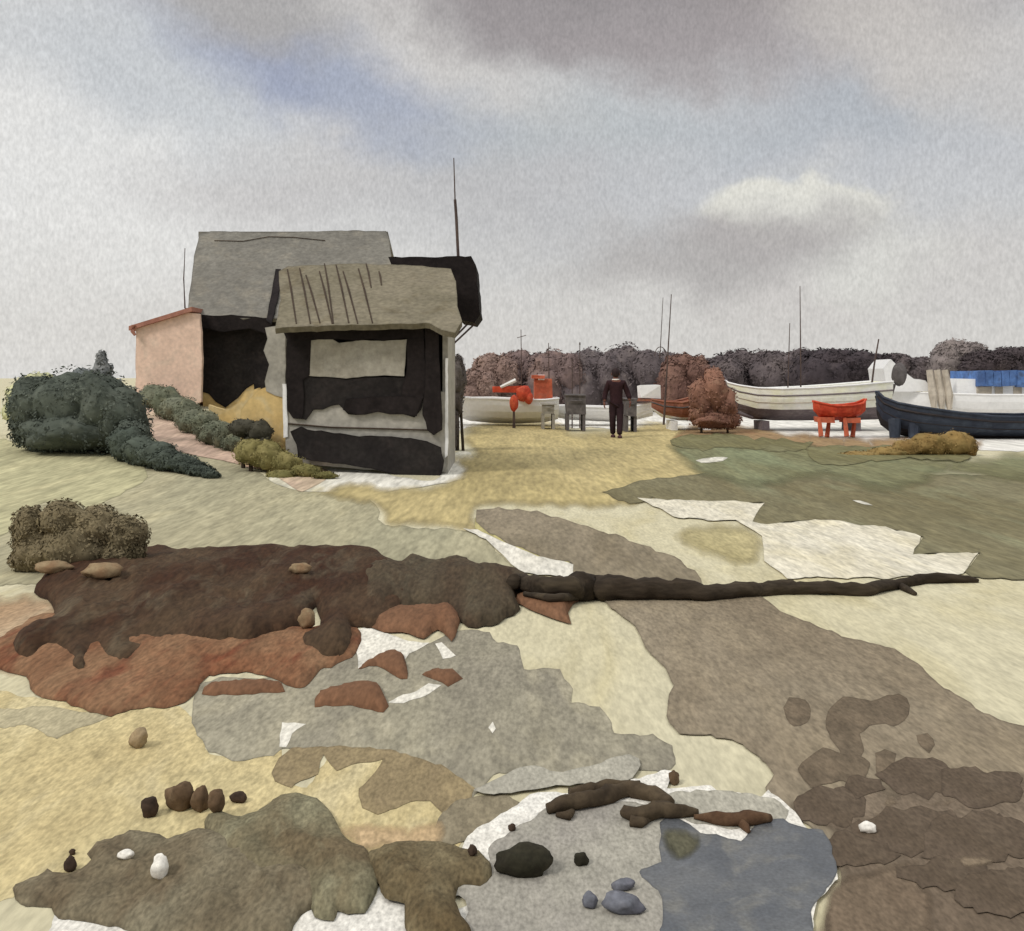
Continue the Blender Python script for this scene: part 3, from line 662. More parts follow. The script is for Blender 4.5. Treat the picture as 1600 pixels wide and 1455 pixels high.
# ------------------------------------------------------------------ bushes
def leafmat(name, *c, **k):
    k.setdefault('scale', 1.2); k.setdefault('grain', 10); k.setdefault('gamt', .18); k.setdefault('K', .62)
    return wash(name, *c, bump=0, rough=.8, spec=.1, lo=.4, hi=.6, **k)
def bush(name, Y, lobes, mat, label, cat='bush', group=None, leaf=.05, dens=260, dy=.8, stem=None, sd=0.0, core=.94, kind=None, amp=.3, stems=2, anchor=False):
    """foliage lobes given as (x, y, rx, ry[, depth shift]) in the picture at depth Y"""
    if anchor: lobes = [l[:4] for l in lobes]
    pts = [P(l[0], l[1], G(l[0], l[1] + l[3] * .9).y if anchor else Y + (l[4] if len(l) > 4 else 0)) for l in lobes]
    cx = sum(p.x for p in pts) / len(pts); cy = sum(p.y for p in pts) / len(pts)
    base = Vector((cx, cy, terrain(cx, cy)))
    root = thing(name, base, label, cat, group)
    mb = MB()
    fl = lambda x, y: terrain(x, y) - .02
    for i, (l, p) in enumerate(zip(lobes, pts)):
        k = p.y / F; r = (l[2] * k, max(l[2], l[3]) * k * dy, l[3] * k)
        s = sd + i * 2.3
        mb.blob(p, [q * core for q in r], 3, amp, 1.9, s)
        mb.leaves(p, r, int(dens), leaf, s, amp, fl)
    mb.build('crown', mat, root, smooth=True)
    for j in range(stems):
        st = MB(); q = pts[(j * 2) % len(pts)]
        st.tube([(q.x + .1 * j, q.y, terrain(q.x, q.y) - .05), (q.x + .05 * j, q.y, (q.z + terrain(q.x, q.y)) / 2), q], [.035, .03, .02], 6)
        st.build('stem', m_stem, root)
    return root
m_stem = wash('w_stem', (70, 60, 50), (58, 48, 40), scale=5, grain=40)
m_dgreen = leafmat('l_dgreen', (70, 75, 68), (58, 63, 57), (84, 88, 80))
bush('dark_bush', 17.0, [(60, 640, 48, 52), (105, 640, 60, 58), (150, 640, 60, 58), (185, 655, 45, 55), (110, 675, 85, 32), (205, 690, 32, 34, -.4), (75, 680, 40, 30), (60, 660, 40, 40)], m_dgreen,
     'large dark green bush at the left of the footpath', dens=1300, leaf=.07, sd=1.0)
m_dgreen2 = leafmat('l_dgreen2', (54, 60, 54), (64, 70, 63), (44, 49, 44))
bush('creeping_bush', 16.4, [(200, 696, 32, 28), (222, 706, 30, 24), (246, 712, 32, 22), (262, 720, 30, 17), (282, 724, 28, 15), (300, 731, 24, 11), (314, 736, 20, 9), (330, 742, 14, 6)], m_dgreen2, 'low dark green growth trailing down the slope from the large bush', anchor=True, dens=700, leaf=.05, sd=3.0)
m_grey = leafmat('l_grey', (104, 106, 106), (90, 94, 94), (120, 120, 118))
bush('grey_bush', 18.0, [(128, 592, 20, 18), (160, 585, 14, 26), (158, 565, 7, 18), (145, 600, 40, 16)], m_grey, 'pale grey spiky shrub behind the top of the large dark bush', dens=260, leaf=.07, sd=4.0)
m_lime = leafmat('l_lime', (172, 172, 138), (160, 160, 124), K=.7)
bush('pale_bush', 18.6, [(40, 618, 28, 24), (60, 602, 28, 20), (30, 640, 24, 30)], m_lime, 'pale yellow green shrub behind the left of the large dark bush', dens=260, leaf=.06, sd=5.0)
m_hedge = leafmat('l_hedge', (92, 94, 80), (80, 84, 70), (108, 106, 86))
bush('hedge', 19.5, [(226, 614, 18, 15), (243, 620, 26, 20), (262, 630, 24, 25), (277, 640, 30, 20), (294, 648, 24, 25), (308, 660, 30, 20), (322, 667, 22, 25), (340, 678, 30, 20), (354, 682, 22, 22), (370, 692, 24, 15)], m_hedge, 'grey green hedge running down the slope beside the pink wall', 'hedge', anchor=True, dens=800, leaf=.05, sd=6.0)
m_mossy = leafmat('l_mossy', (116, 109, 70), (92, 88, 54), (138, 128, 88), K=.72)
bush('mossy_shrub', 15.7, [(392, 706, 26, 20), (418, 712, 28, 24), (445, 724, 28, 20), (478, 736, 24, 11, -.4), (508, 743, 20, 6, -.6), (440, 744, 24, 10, -.5)], m_mossy, 'olive yellow mossy shrubs left of the kiosk foot', dens=360, leaf=.045, sd=7.0)
m_blk = leafmat('l_black', (48, 46, 40), (58, 56, 48), (40, 38, 33))
bush('black_bush', 16.05, [(380, 668, 24, 14), (405, 674, 22, 18), (414, 694, 10, 20), (395, 700, 20, 26)], m_blk, 'small blackish bush in front of the ochre wall', dens=300, leaf=.045, sd=8.0)
bush('narrow_bush', 20.5, [(715, 590, 14, 34), (712, 622, 12, 30), (716, 570, 9, 16), (709, 660, 9, 34), (708, 690, 7, 16)], leafmat('l_side', (74, 68, 66), (64, 58, 56), (84, 80, 76)), 'narrow dark bush against the right side of the kiosk', dens=420, leaf=.05, sd=9.0)
m_olive = leafmat('l_olive', (100, 91, 71), (84, 76, 58), (120, 110, 90))
bush('olive_bush', 8.2, [(45, 825, 26, 34), (100, 815, 38, 32), (150, 825, 40, 34), (195, 835, 34, 32), (120, 855, 60, 40), (60, 860, 44, 40), (190, 865, 36, 26)], m_olive, 'olive brown bush on the left end of the peaty bank', dens=1400, leaf=.035, sd=10.0)
m_ob = leafmat('l_ochrebush', (128, 108, 68), (110, 88, 52), (112, 102, 66), K=.76)
bush('ochre_tussock', 20.3, [(1392, 707, 34, 9), (1422, 700, 30, 15), (1452, 695, 34, 19), (1490, 694, 32, 22), (1512, 700, 16, 16), (1345, 711, 36, 6)], m_ob, 'rounded golden brown tussock in front of the navy boat', 'tussock', dens=420, leaf=.05, sd=11.0)

m_rb = leafmat('l_rustbrown', (122, 90, 76), (102, 74, 64), (136, 108, 90), K=.72)
bush('scrub', 28.0, [(1096, 622, 20, 30), (1116, 612, 22, 36), (1132, 634, 20, 30), (1100, 646, 24, 20), (1134, 656, 24, 14), (1112, 656, 36, 14)], m_rb, 'rust brown scrub between the rust brown boat and the cream boat', 'scrub', dens=500, leaf=.09, sd=14.0)
# the thicket behind the boats, one shrub after another
GR = 'shrubs of the thicket behind the boats'
tm = [leafmat('l_m%d' % i, *c, scale=.5, grain=5, K=.66) for i, c in enumerate((
    ((124, 105, 97), (108, 90, 84), (136, 116, 106)), ((104, 89, 86), (90, 77, 76), (118, 98, 90)), ((86, 79, 80), (76, 69, 71), (100, 92, 90)),
    ((100, 78, 70), (86, 64, 58), (116, 90, 78)), ((82, 75, 76), (72, 65, 67), (95, 87, 86)), ((58, 52, 55), (50, 45, 48), (70, 63, 64)), ((112, 104, 102), (98, 91, 90), (124, 116, 112)), ((64, 57, 59), (54, 48, 50), (78, 70, 70))))]
TH = [ # x, top, half width, bottom, material, depth, label
    (745, 588, 24, 640, 0, 45, 'pinkish brown shrub next to the kiosk, first of the thicket'),
    (772, 562, 30, 640, 0, 46, 'pinkish brown shrub with a domed top behind the white boat'),
    (815, 556, 36, 640, 1, 47, 'mauve brown shrub behind the red wheelhouse'),
    (868, 556, 40, 645, 1, 46, 'flat topped mauve brown shrub with two thin poles before it'),
    (925, 556, 42, 645, 2, 46, 'grey mauve shrub behind the walking person'),
    (985, 550, 44, 640, 2, 46, 'grey mauve shrub with the highest hump right of the person'),
    (1040, 558, 34, 640, 2, 47, 'grey shrub behind the pair of thin masts'),
    (1072, 562, 32, 625, 3, 42, 'red brown shrub above the rust brown boat'),
    (1128, 566, 30, 625, 4, 46, 'grey shrub at the bow of the cream boat'),
    (1163, 556, 36, 615, 4, 47, 'grey shrub with a bump above the cream boat'),
    (1215, 558, 36, 612, 4, 46, 'broad grey mauve shrub behind the two masts of the cream boat'),
    (1258, 556, 34, 608, 4, 47, 'grey shrub with a peak beside the tall mast'),
    (1310, 553, 56, 612, 5, 40, 'darkest broad shrub above the middle of the cream boat'),
    (1368, 562, 26, 608, 5, 42, 'dark shrub behind the slanting pole'),
    (1402, 562, 18, 592, 4, 47, 'small grey shrub above the white tilt cover'),
    (1445, 568, 30, 600, 4, 47, 'low grey shrub left of the tall pale one'),
    (1498, 540, 36, 600, 6, 46, 'tall pale grey shrub near the blue canopy'),
    (1545, 558, 34, 592, 7, 44, 'dark drooping shrub over the blue canopy'),
    (1590, 552, 40, 592, 7, 45, 'dark shrub at the right edge of the view'),
    (1650, 552, 46, 600, 6, 47, 'pale shrub at the far right end of the thicket')]
random.seed(5)
for i, (x, top, hw, bot, mi, Y, lab) in enumerate(TH):
    top -= 10; h = bot - top; ry = h * .5
    lob = [(x - hw * .15, top + ry * .62, hw * .75, ry * .62), (x - hw * .62, top + ry * .85, hw * .62, ry * .72, .6), (x + hw * .6, top + ry * .8, hw * .62, ry * .70, -.4), (x - hw * .4, bot - ry * .7, hw * .95, ry * .95), (x + hw * .5, bot - ry * .7, hw * .95, ry * .9, .3)]
    bush('shrub', Y, lob, tm[mi], lab, 'shrub', GR, leaf=.17, dens=620, dy=.8, sd=20 + i * 1.7, core=.95, amp=.28)

for px, py, wd, ht, lab, sd in ((80, 886, 56, 20, 'pale tan flat stone at the left of the dark bank', 31.0), (160, 892, 60, 26, 'pale tan stone beside the flat one on the dark bank', 32.0), (468, 888, 34, 18, 'small pinkish stone near the top of the dark bank', 33.0), (478, 968, 26, 34, 'pointed pinkish stone in the notch of the dark bank', 34.0)):
    stone(px, py, wd, ht, m_tanst, lab, sd)
# ------------------------------------------------------------------ the sheds
KB = .62      # walls that face away from the light get about this much of it
m_roof = wash('b_roof', (130, 127, 119), (120, 117, 110), (142, 136, 124), K=1.12, scale=.8, grain=12, gamt=.2, rimdark=.3)
m_roofk = wash('b_roof_kiosk', (128, 121, 102), (138, 130, 112), (112, 102, 80), K=1.2, scale=.9, grain=14, gamt=.22, rimdark=.25)
m_black_b = wash('b_black', (30, 26, 26), (38, 33, 33), (23, 19, 19), K=.85, scale=1.6, grain=16, gamt=.25, rimdark=.3)
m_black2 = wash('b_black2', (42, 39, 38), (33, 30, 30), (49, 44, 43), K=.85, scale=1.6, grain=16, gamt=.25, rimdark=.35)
m_wall = wash('b_wall', (144, 141, 134), (132, 129, 122), (154, 150, 142), K=.66, scale=1.2, grain=14, gamt=.16, rimdark=.2)
m_panel = wash('b_panel', (148, 144, 134), (136, 131, 120), (158, 153, 142), K=.80, scale=1.6, grain=14, gamt=.18, rimdark=.15)
m_pink = wash('b_pink', (198, 173, 158), (206, 180, 164), (186, 170, 156), K=.80, scale=.8, grain=12, gamt=.12, rimdark=.15)
m_redroof = wash('b_redroof', (156, 112, 98), (140, 96, 84), K=.9, scale=2, grain=14)
m_ochrew = wash('b_ochre', (196, 171, 120), (188, 160, 106), (184, 171, 138), K=.78, scale=1.2, grain=12, gamt=.12, rimdark=.15)
m_white_b = wash('b_white', (226, 222, 216), (214, 210, 204), K=.70, scale=2, grain=14, gamt=.08, rimdark=.1)
m_ridge = wash('b_seam', (78, 66, 56), (66, 56, 48), K=1.0, scale=3, grain=20)
m_pole = wash('b_pole', (84, 72, 68), (70, 60, 58), K=.8, scale=3, grain=20)

def zat(py, Y): return EYE - (py - HY) / F * Y
def xat(px, Y): return (px - CX) / F * Y

# main shed: eaves at 24 m, ridge at 27.6 m
def main_shed():
    Ye, Yr = 24.0, 27.6; ze, zr = zat(498, Ye), zat(362, Yr)
    x0, x1 = xat(302, Ye), xat(640, Ye)
    root = thing('shed', ((x0 + x1) / 2, 27.6, terrain((x0 + x1) / 2, 27.6)), 'large grey roofed shed with black boarded front behind the kiosk', 'shed')
    n = Vector((0, -(zr - ze), Yr - Ye)).normalized()          # roof normal, up and towards the sea
    pl = ((0, Ye, ze), n)
    rp = plate('roof', [(312, 365), (330, 361), (400, 364), (470, 362), (560, 360), (604, 362), (609, 375), (611, 410), (625, 500), (430, 498), (415, 496), (380, 497), (345, 494), (312, 497), (293, 482), (298, 440), (304, 400)], pl, .10, m_roof, root, jit=1.0, rimw=2.2)
    # far slope and the gable ends
    xl, xr = xat(310, Yr), xat(606, Yr)
    mb = MB(); b = 2 * Yr - Ye
    q = [(xl, Yr, zr), (xr, Yr, zr), (xr + .3, b, ze), (xl - .1, b, ze)]
    mb.add(q + [Vector(p) - Vector((0, 0, .12)) for p in q], [(0, 1, 2, 3), (7, 6, 5, 4), (0, 4, 5, 1), (1, 5, 6, 2), (2, 6, 7, 3), (3, 7, 4, 0)])
    mb.build('rear_roof', m_roof, root)
    w = MB(); g0 = -.2; xa, xb = xat(308, Ye) , xat(560, Ye)
    za = ze - .12
    w.add([(xa, Ye + .45, g0), (xa, b - .3, g0), (xa, b - .3, za), (xa, Yr, zr - .2), (xa, Ye + .45, za),
           (xb, Ye + .45, g0), (xb, b - .3, g0), (xb, b - .3, za), (xb, Yr, zr - .25), (xb, Ye + .45, za)],
          [(0, 1, 2, 3, 4), (9, 8, 7, 6, 5), (0, 5, 6, 1), (1, 6, 7, 2), (4, 9, 5, 0)])
    w.build('wall', m_ochrew, root)
    # black boarding on the front, its lower edge ragged with age
    fr = plate('boarding', [(312, 500), (350, 503), (395, 500), (440, 498), (452, 505), (452, 560), (420, 565), (416, 610), (404, 628), (398, 622), (396, 600), (384, 606), (372, 622), (352, 636), (338, 628), (325, 616), (314, 612)], Ye + .43, .06, m_black2, root, jit=1.4, rimw=2)
    plate('eaves_board', [(302, 490), (345, 494), (362, 492), (420, 496), (424, 506), (418, 522), (390, 514), (350, 518), (316, 514), (304, 504)], Ye + .02, .05, m_black_b, root, jit=1.2)
    plate('verge_board', [(431, 420), (439, 420), (437, 450), (430, 486), (424, 506), (416, 500), (422, 470)], (Vector((0, Ye, ze)) + n * .05, n), .05, m_black_b, root, jit=.8, step=7)
    plate('low_wall', [(326, 634), (350, 640), (370, 630), (384, 612), (404, 606), (404, 690), (326, 684)], 20.0, .15, m_ochrew, root, jit=1.2)
    # pole at the left eave
    mb = MB(); p0 = P(289, 482, 26.0); mb.tube([p0, P(287, 436, 26.0), P(289, 388, 26.0)], [.02, .016, .01], 6); mb.tube([P(289, 482, 26.0), P(300, 482, 26.0)], [.012, .012], 6)
    mb.build('pole', m_pole, root)
    # faint seam drawn along the roof
    mb = MB(); ps = [plane_hit(x, y, Vector((0, Ye, ze)) + n * .02, n) for x, y in ((335, 376), (380, 377), (420, 370), (460, 371), (508, 376))]
    mb.tube(ps, [.012] * 5, 5); mb.build('roof_seam', m_ridge, root)
    return root
main_shed()

def pink_annex():
    Ya = 23.6
    xl, xr = xat(212, Ya), xat(314, Ya); zl, zr = zat(508, Ya), zat(486, Ya)
    root = thing('pink_shed', ((xl + xr) / 2, Ya + 1.5, terrain((xl + xr) / 2, Ya + 1.5)), 'small pink walled lean-to with a thin red roof at the left of the large shed', 'shed')
    plate('front_wall', [(212, 512), (250, 500), (290, 488), (312, 490), (316, 560), (314, 628), (270, 650), (212, 640)], Ya, .12, m_pink, root, jit=.8, rimw=1.8)
    w = MB(); d = 3.0
    w.add([(xl, Ya + .12, -.1), (xl, Ya + d, -.1), (xl, Ya + d, zl - .05), (xl, Ya + .12, zl - .05), (xl + .12, Ya + .12, -.1), (xl + .12, Ya + d, -.1), (xl + .12, Ya + d, zl - .02), (xl + .12, Ya + .12, zl - .02)],
          [(0, 3, 2, 1), (4, 5, 6, 7), (0, 4, 7, 3), (1, 2, 6, 5), (3, 7, 6, 2)])
    w.box(xl + .12, xr, Ya + d - .12, Ya + d, -.1, zl - .03)
    w.build('side_wall', m_pink, root)
    r = MB(); q = [(xat(204, Ya), Ya - .12, zat(510, Ya)), (xat(302, Ya), Ya - .12, zat(480, Ya)), (xat(302, Ya), Ya + d + .1, zat(480, Ya)), (xat(204, Ya), Ya + d + .1, zat(510, Ya))]
    r.add(q + [Vector(p) - Vector((0, 0, .10)) for p in q], [(0, 1, 2, 3), (7, 6, 5, 4), (0, 4, 5, 1), (1, 5, 6, 2), (2, 6, 7, 3), (3, 7, 4, 0)])
    r.build('roof', m_redroof, root)
    e = MB(); e.tube([P(209, 508, Ya - .14), P(207, 518, Ya - .14), P(211, 524, Ya - .14)], [.05, .05, .03], 6); e.build('gutter_end', m_redroof, root)
pink_annex()

def kiosk():
    Yf = 16.0; Ye, Yr = 15.6, 18.0
    ze, zr = zat(508, Ye), zat(412, Yr)
    xl, xr = xat(446, Yf), xat(699, Yf)
    root = thing('kiosk', ((xl + xr) / 2, 17.2, terrain((xl + xr) / 2, 17.2)), 'grey beach kiosk with a black serving hatch and a ribbed lean-to roof', 'kiosk')
    n = Vector((0, -(zr - ze), Yr - Ye)).normalized(); p0 = Vector((0, Ye, ze))
    plate('roof', [(436, 424), (450, 416), (500, 414), (560, 411), (612, 414), (660, 416), (704, 420), (712, 440), (716, 480), (722, 502), (712, 520), (690, 516), (672, 505), (600, 507), (540, 508), (450, 511), (430, 514), (438, 470), (436, 440)], (p0, n), .09, m_roofk, root, jit=1.0, rimw=2)
    for (xa, ya, xb, yb) in ((449, 421, 463, 506), (468, 419, 485, 506), (478, 430, 500, 505), (499, 424, 519, 506), (507, 412, 521, 506), (525, 414, 545, 505), (536, 424, 559, 506), (560, 420, 582, 505), (572, 412, 580, 450), (592, 424, 596, 446)):
        mb = MB(); a = plane_hit(xa, ya, p0 + n * .004, n); b = plane_hit(xb, yb, p0 + n * .004, n)
        mb.tube([a, a.lerp(b, .4) + Vector((.008, 0, 0)), b], [.010, .016, .010], 5); mb.build('roof_seam', m_ridge, root)
    # carcass
    zc = zat(512, Yf) - .02; b = MB(); d = 2.2
    b.box(xl, xl + .08, Yf + .08, Yf + d, -.1, zc + .15); b.box(xr - .08, xr, Yf + .08, Yf + d, -.1, zc + .15); b.box(xl + .08, xr - .08, Yf + d - .08, Yf + d, -.1, zc + .85)
    b.build('side_wall', m_wall, root)
    # front wall left in pieces around the hatch
    plate('front_wall', [(446, 612), (560, 616), (699, 612), (699, 700), (696, 738), (570, 734), (446, 722)], Yf, .08, m_wall, root, jit=.6, rimw=1.5)
    plate('wall_strip', [(414, 512), (446, 508), (446, 622), (430, 618), (416, 612), (414, 596), (420, 570), (412, 548), (418, 530)], Yf + .30, .08, m_wall, root, jit=.6)
    plate('ochre_wall', [(376, 640), (400, 612), (420, 604), (446, 606), (446, 738), (400, 738), (376, 730)], Yf + .32, .15, m_ochrew, root, jit=1.2)
    # hatch: recessed dark back board, frame boards, panel, counter; black also holds the front's shade
    plate('hatch_back', [(446, 512), (699, 510), (699, 640), (446, 640)], Yf + .42, .05, m_black2, root, jit=0)
    plate('hatch_frame', [(440, 512), (470, 508), (560, 510), (660, 506), (664, 530), (640, 532), (634, 528), (600, 533), (580, 530), (560, 533), (530, 530), (486, 531), (484, 586), (474, 594), (475, 640), (472, 655), (458, 654), (448, 640), (447, 580), (448, 530)], Yf - .05, .06, m_black_b, root, jit=.8, rimw=1.5)
    plate('hatch_frame', [(636, 530), (662, 528), (666, 600), (658, 640), (648, 652), (630, 648), (628, 610), (636, 580)], Yf - .06, .06, m_black_b, root, jit=.8, rimw=1.5)
    pn = plate('panel', [(486, 532), (520, 530), (530, 536), (560, 532), (600, 533), (636, 530), (632, 588), (600, 586), (540, 591), (480, 587)], Yf - .045, .05, m_panel, root, jit=.8, rimw=2)
    plate('counter_front', [(462, 592), (476, 587), (540, 592), (600, 588), (634, 590), (660, 600), (655, 640), (645, 650), (620, 646), (590, 645), (560, 648), (545, 648), (530, 632), (505, 640), (490, 640), (478, 656), (460, 652)], Yf - .03, .04, m_black2, root, jit=1.4, rimw=1.5)
    plate('counter_front', [(540, 624), (580, 620), (640, 618), (660, 622), (652, 650), (628, 648), (590, 645), (556, 648), (536, 640)], Yf - .072, .03, m_black_b, root, jit=1.2)
    plate('post', [(664, 504), (684, 503), (686, 560), (690, 640), (690, 672), (678, 680), (668, 672), (660, 648), (664, 600)], Yf - .09, .09, m_black_b, root, jit=1.0, rimw=1.5)
    plate('corner_board', [(441, 600), (447, 600), (450, 682), (443, 684)], Yf - .02, .04, m_white_b, root, jit=.8)
    plate('corner_board', [(696, 560), (700, 560), (700, 712), (695, 716)], Yf - .01, .04, m_white_b, root, jit=.8)
    plate('shade_plate', [(454, 674), (470, 667), (490, 673), (560, 681), (640, 684), (666, 690), (688, 700), (694, 720), (690, 742), (692, 756), (676, 758), (662, 742), (636, 746), (600, 738), (560, 728), (500, 720), (466, 716), (462, 696)], Yf - .16, .05, m_black2, root, jit=1.6, rimw=2)  # black plate standing in for the shadow along the foot of the kiosk
    mb = MB(); mb.tube([P(450, 662, Yf - .02), P(520, 668, Yf - .02), P(600, 670, Yf - .02), P(668, 672, Yf - .02)], [.012] * 4, 5); mb.build('rail', m_ridge, root)
    # black loft standing above the ridge and overhanging to the right, on two struts
    Yl = 18.1
    lf = plate('loft', [(606, 402), (640, 401), (680, 402), (708, 400), (736, 401), (744, 415), (748, 470), (750, 492), (742, 504), (718, 500), (714, 470), (710, 430), (640, 419), (612, 416)], Yl, 1.6, m_black_b, root, jit=1.2, rimw=2)
    for (xa, ya, xb, yb) in ((733, 504, 690, 548), (742, 506, 692, 553)):
        mb = MB(); mb.tube([P(xa, ya, Yl + .1), P(xb, yb, Yl - .1)], [.018, .018], 6); mb.build('strut', m_pole, root)
    mb = MB(); mb.tube([P(716, 402, Yl + .3), P(713, 340, Yl + .3), P(711, 312, Yl + .3)], [.03, .03, .028], 6); mb.tube([P(711, 312, Yl + .3), P(709, 247, Yl + .3)], [.014, .01], 6)
    mb.build('mast', m_pole, root)
kiosk()

# ------------------------------------------------------------------ boats
m_bwhite = wash('p_white', (226, 224, 220), (234, 232, 228), (208, 206, 204), K=.68, scale=1.4, grain=9, gamt=.05, bump=.1, rough=.6, rimdark=.2)
m_bcream = wash('p_cream', (222, 214, 194), (214, 204, 178), (230, 224, 208), K=.68, scale=1.4, grain=9, gamt=.07, bump=.1, rough=.6)
m_bgrey = wash('p_grey', (98, 90, 92), (88, 80, 84), (108, 102, 102), K=.66, scale=1.4, grain=11, gamt=.2, bump=.1, rough=.7)
m_bnavy = wash('p_navy', (48, 54, 64), (40, 44, 54), (62, 68, 76), K=.66, scale=1.2, grain=9, gamt=.18, bump=.1, rough=.6)
m_bred = wash('p_red', (172, 70, 48), (152, 54, 38), (186, 94, 66), K=.68, scale=2, grain=11, gamt=.2, bump=.1, rough=.6)
m_brust = wash('p_rust', (132, 90, 74), (114, 72, 58), (118, 92, 80), K=.66, scale=1.2, grain=11, gamt=.2, bump=.1)
m_orange = wash('p_orange', (164, 88, 64), (148, 74, 54), (142, 88, 70), K=.68, scale=2, grain=11, gamt=.2, bump=.1)
m_blue = wash('p_blue', (60, 80, 118), (74, 102, 148), (60, 66, 80), K=.68, scale=1.6, grain=11, gamt=.2, bump=.1)
m_tan = wash('p_tan', (158, 150, 138), (146, 138, 126), K=.68, scale=2, grain=9, gamt=.12, bump=.1)
m_crate = wash('p_crate', (136, 132, 124), (122, 118, 110), K=.75, scale=2, grain=9, gamt=.2)
m_dgrey = wash('p_dgrey', (84, 80, 80), (72, 68, 68), (96, 92, 90), K=.68, scale=2, grain=11, gamt=.2)

def hull(Y, st, split=None, deck=.85):
    """lofted hull: stations (x, sheer y, keel y, half beam in metres); returns lower and upper strakes and a deck"""
    prof = [(0.0, 0.04), (.12, .45), (.35, .80), (.65, .95), (1.0, 1.0)]
    lo, up, dk = MB(), MB(), MB()
    def sec(s, f0, f1, n=5):
        px, ty, by, hb = s; zt, zb = zat(ty, Y), zat(by, Y); x = xat(px, Y); out = []
        for k in range(n):
            f = f0 + (f1 - f0) * k / (n - 1)
            for a, b in zip(prof, prof[1:]):
                if a[0] <= f <= b[0] + 1e-6:
                    wv = a[1] + (b[1] - a[1]) * (f - a[0]) / (b[0] - a[0]); break
            out.append((x, wv * hb, zb + (zt - zb) * f))
        return out
    def skin(mb, f0, f1):
        n = 5
        for side in (-1, 1):
            vs = []
            for s in st: vs += [(x, Y + side * w, z) for x, w, z in sec(s, f0, f1)]
            fs = []
            for i in range(len(st) - 1):
                for k in range(n - 1):
                    q = (i * n + k, (i + 1) * n + k, (i + 1) * n + k + 1, i * n + k + 1)
                    fs.append(q if side < 0 else q[::-1])
            mb.add(vs, fs)
        for s in (st[0], st[-1]):                        # stem and transom
            a = sec(s, f0, f1); mb.add([(x, Y - w, z) for x, w, z in a] + [(x, Y + w, z) for x, w, z in reversed(a)], [tuple(range(2 * len(a)))])
    if split:
        skin(lo, 0, split); skin(up, split, 1)
    else: skin(up, 0, 1)
    n = 2; vs = []
    for s in st:
        zt, zb = zat(s[1], Y), zat(s[2], Y); z = zb + (zt - zb) * deck
        vs += [(xat(s[0], Y), Y - s[3] * .93, z), (xat(s[0], Y), Y + s[3] * .93, z)]
    dk.add(vs, [(2 * i, 2 * i + 2, 2 * i + 3, 2 * i + 1) for i in range(len(st) - 1)])
    return lo, up, dk
def gunwale(Y, st, r):
    mb = MB()
    for side in (-1, 1): mb.tube([(xat(s[0], Y), Y + side * s[3], zat(s[1], Y)) for s in st], [r] * len(st), 6)
    return mb
def strake(root, Y, st, f, r, mat):
    prof = ((0.0, 0.04), (.12, .45), (.35, .80), (.65, .95), (1.0, 1.0))
    for a, b in zip(prof, prof[1:]):
        if a[0] <= f <= b[0]: wv = a[1] + (b[1] - a[1]) * (f - a[0]) / (b[0] - a[0])
    for side in (-1, 1):
        mb = MB(); mb.tube([(xat(s[0], Y), Y + side * (s[3] * wv + r * .3), zat(s[2], Y) + (zat(s[1], Y) - zat(s[2], Y)) * f) for s in st], [r] * len(st), 5)
        mb.build('rubbing_strake', mat, root)
def chock(root, px, py, Y, wpx, mat, dy=0.0, h=None):
    g = -.02; x = xat(px, Y); z = zat(py, Y); w = wpx / F * Y * .5
    mb = MB(); mb.box(x - w, x + w, Y - .5 + dy, Y + .5 + dy, g, z, .01); return mb.build('chock', mat, root)
def mast(root, pts, Y, r0, r1, name='mast', mat=None):
    mb = MB(); q = [P(x, y, Y) for x, y in pts]
    mb.tube(q, [r0 + (r1 - r0) * i / (len(q) - 1) for i in range(len(q))], 6); return mb.build(name, mat or m_pole, root)

def boat_root(Y, px, label): return thing('boat', (xat(px, Y), Y, 0), label, 'boat')

# white boat with a red wheelhouse, beside the kiosk
def white_fishing():
    Y = 32.0; r = boat_root(Y, 790, 'white fishing boat with an orange red wheelhouse beside the kiosk')
    st = [(716, 620, 652, .10), (735, 622, 658, .55), (770, 622, 661, .85), (810, 624, 662, .95), (850, 624, 660, .85), (872, 622, 655, .6)]
    lo, up, dk = hull(Y, st); up.build('hull', m_bwhite, r, smooth=False); dk.build('deck', m_tan, r)
    gunwale(Y, st, .035).build('gunwale', m_bwhite, r)
    a = MB(); a.box(xat(834, Y), xat(862, Y), Y - .45, Y + .45, zat(624, Y) - .1, zat(592, Y), .02); wh = a.build('wheelhouse', m_orange, r)
    a = MB(); a.box(xat(830, Y), xat(850, Y), Y - .55, Y + .55, zat(592, Y), zat(586, Y), .02); a.build('roof', m_orange, wh)
    a = MB(); a.box(xat(840, Y), xat(850, Y), Y - .47, Y - .44, zat(594, Y), zat(583, Y) - .05, 0.0)
    a.build('window', m_bwhite, wh)
    a = MB(); a.box(xat(771, Y), xat(816, Y), Y - .93, Y - .89, zat(613, Y), zat(603, Y), .02); a.build('wash_board', m_bred, r)
    a = MB(); a.tube([P(782, 605, Y - .95), P(806, 594, Y - .95)], [.05, .07], 6); a.build('oar', m_bwhite, r)
    a = MB(); p = P(818, 615, Y - 1.0); a.blob(p, (.24, .16, .26), 2, .2, 1.5, 2); a.blob(P(826, 622, Y - 1.0), (.14, .14, .20), 2, .2, 1.5, 5); a.build('fender', m_bred, r, smooth=True)
    mast(r, [(815, 600), (814, 515)], Y, .02, .012); mast(r, [(808, 528), (822, 524)], Y, .012, .012, 'spreader'); mast(r, [(858, 600), (857, 536)], Y, .02, .012)
white_fishing()
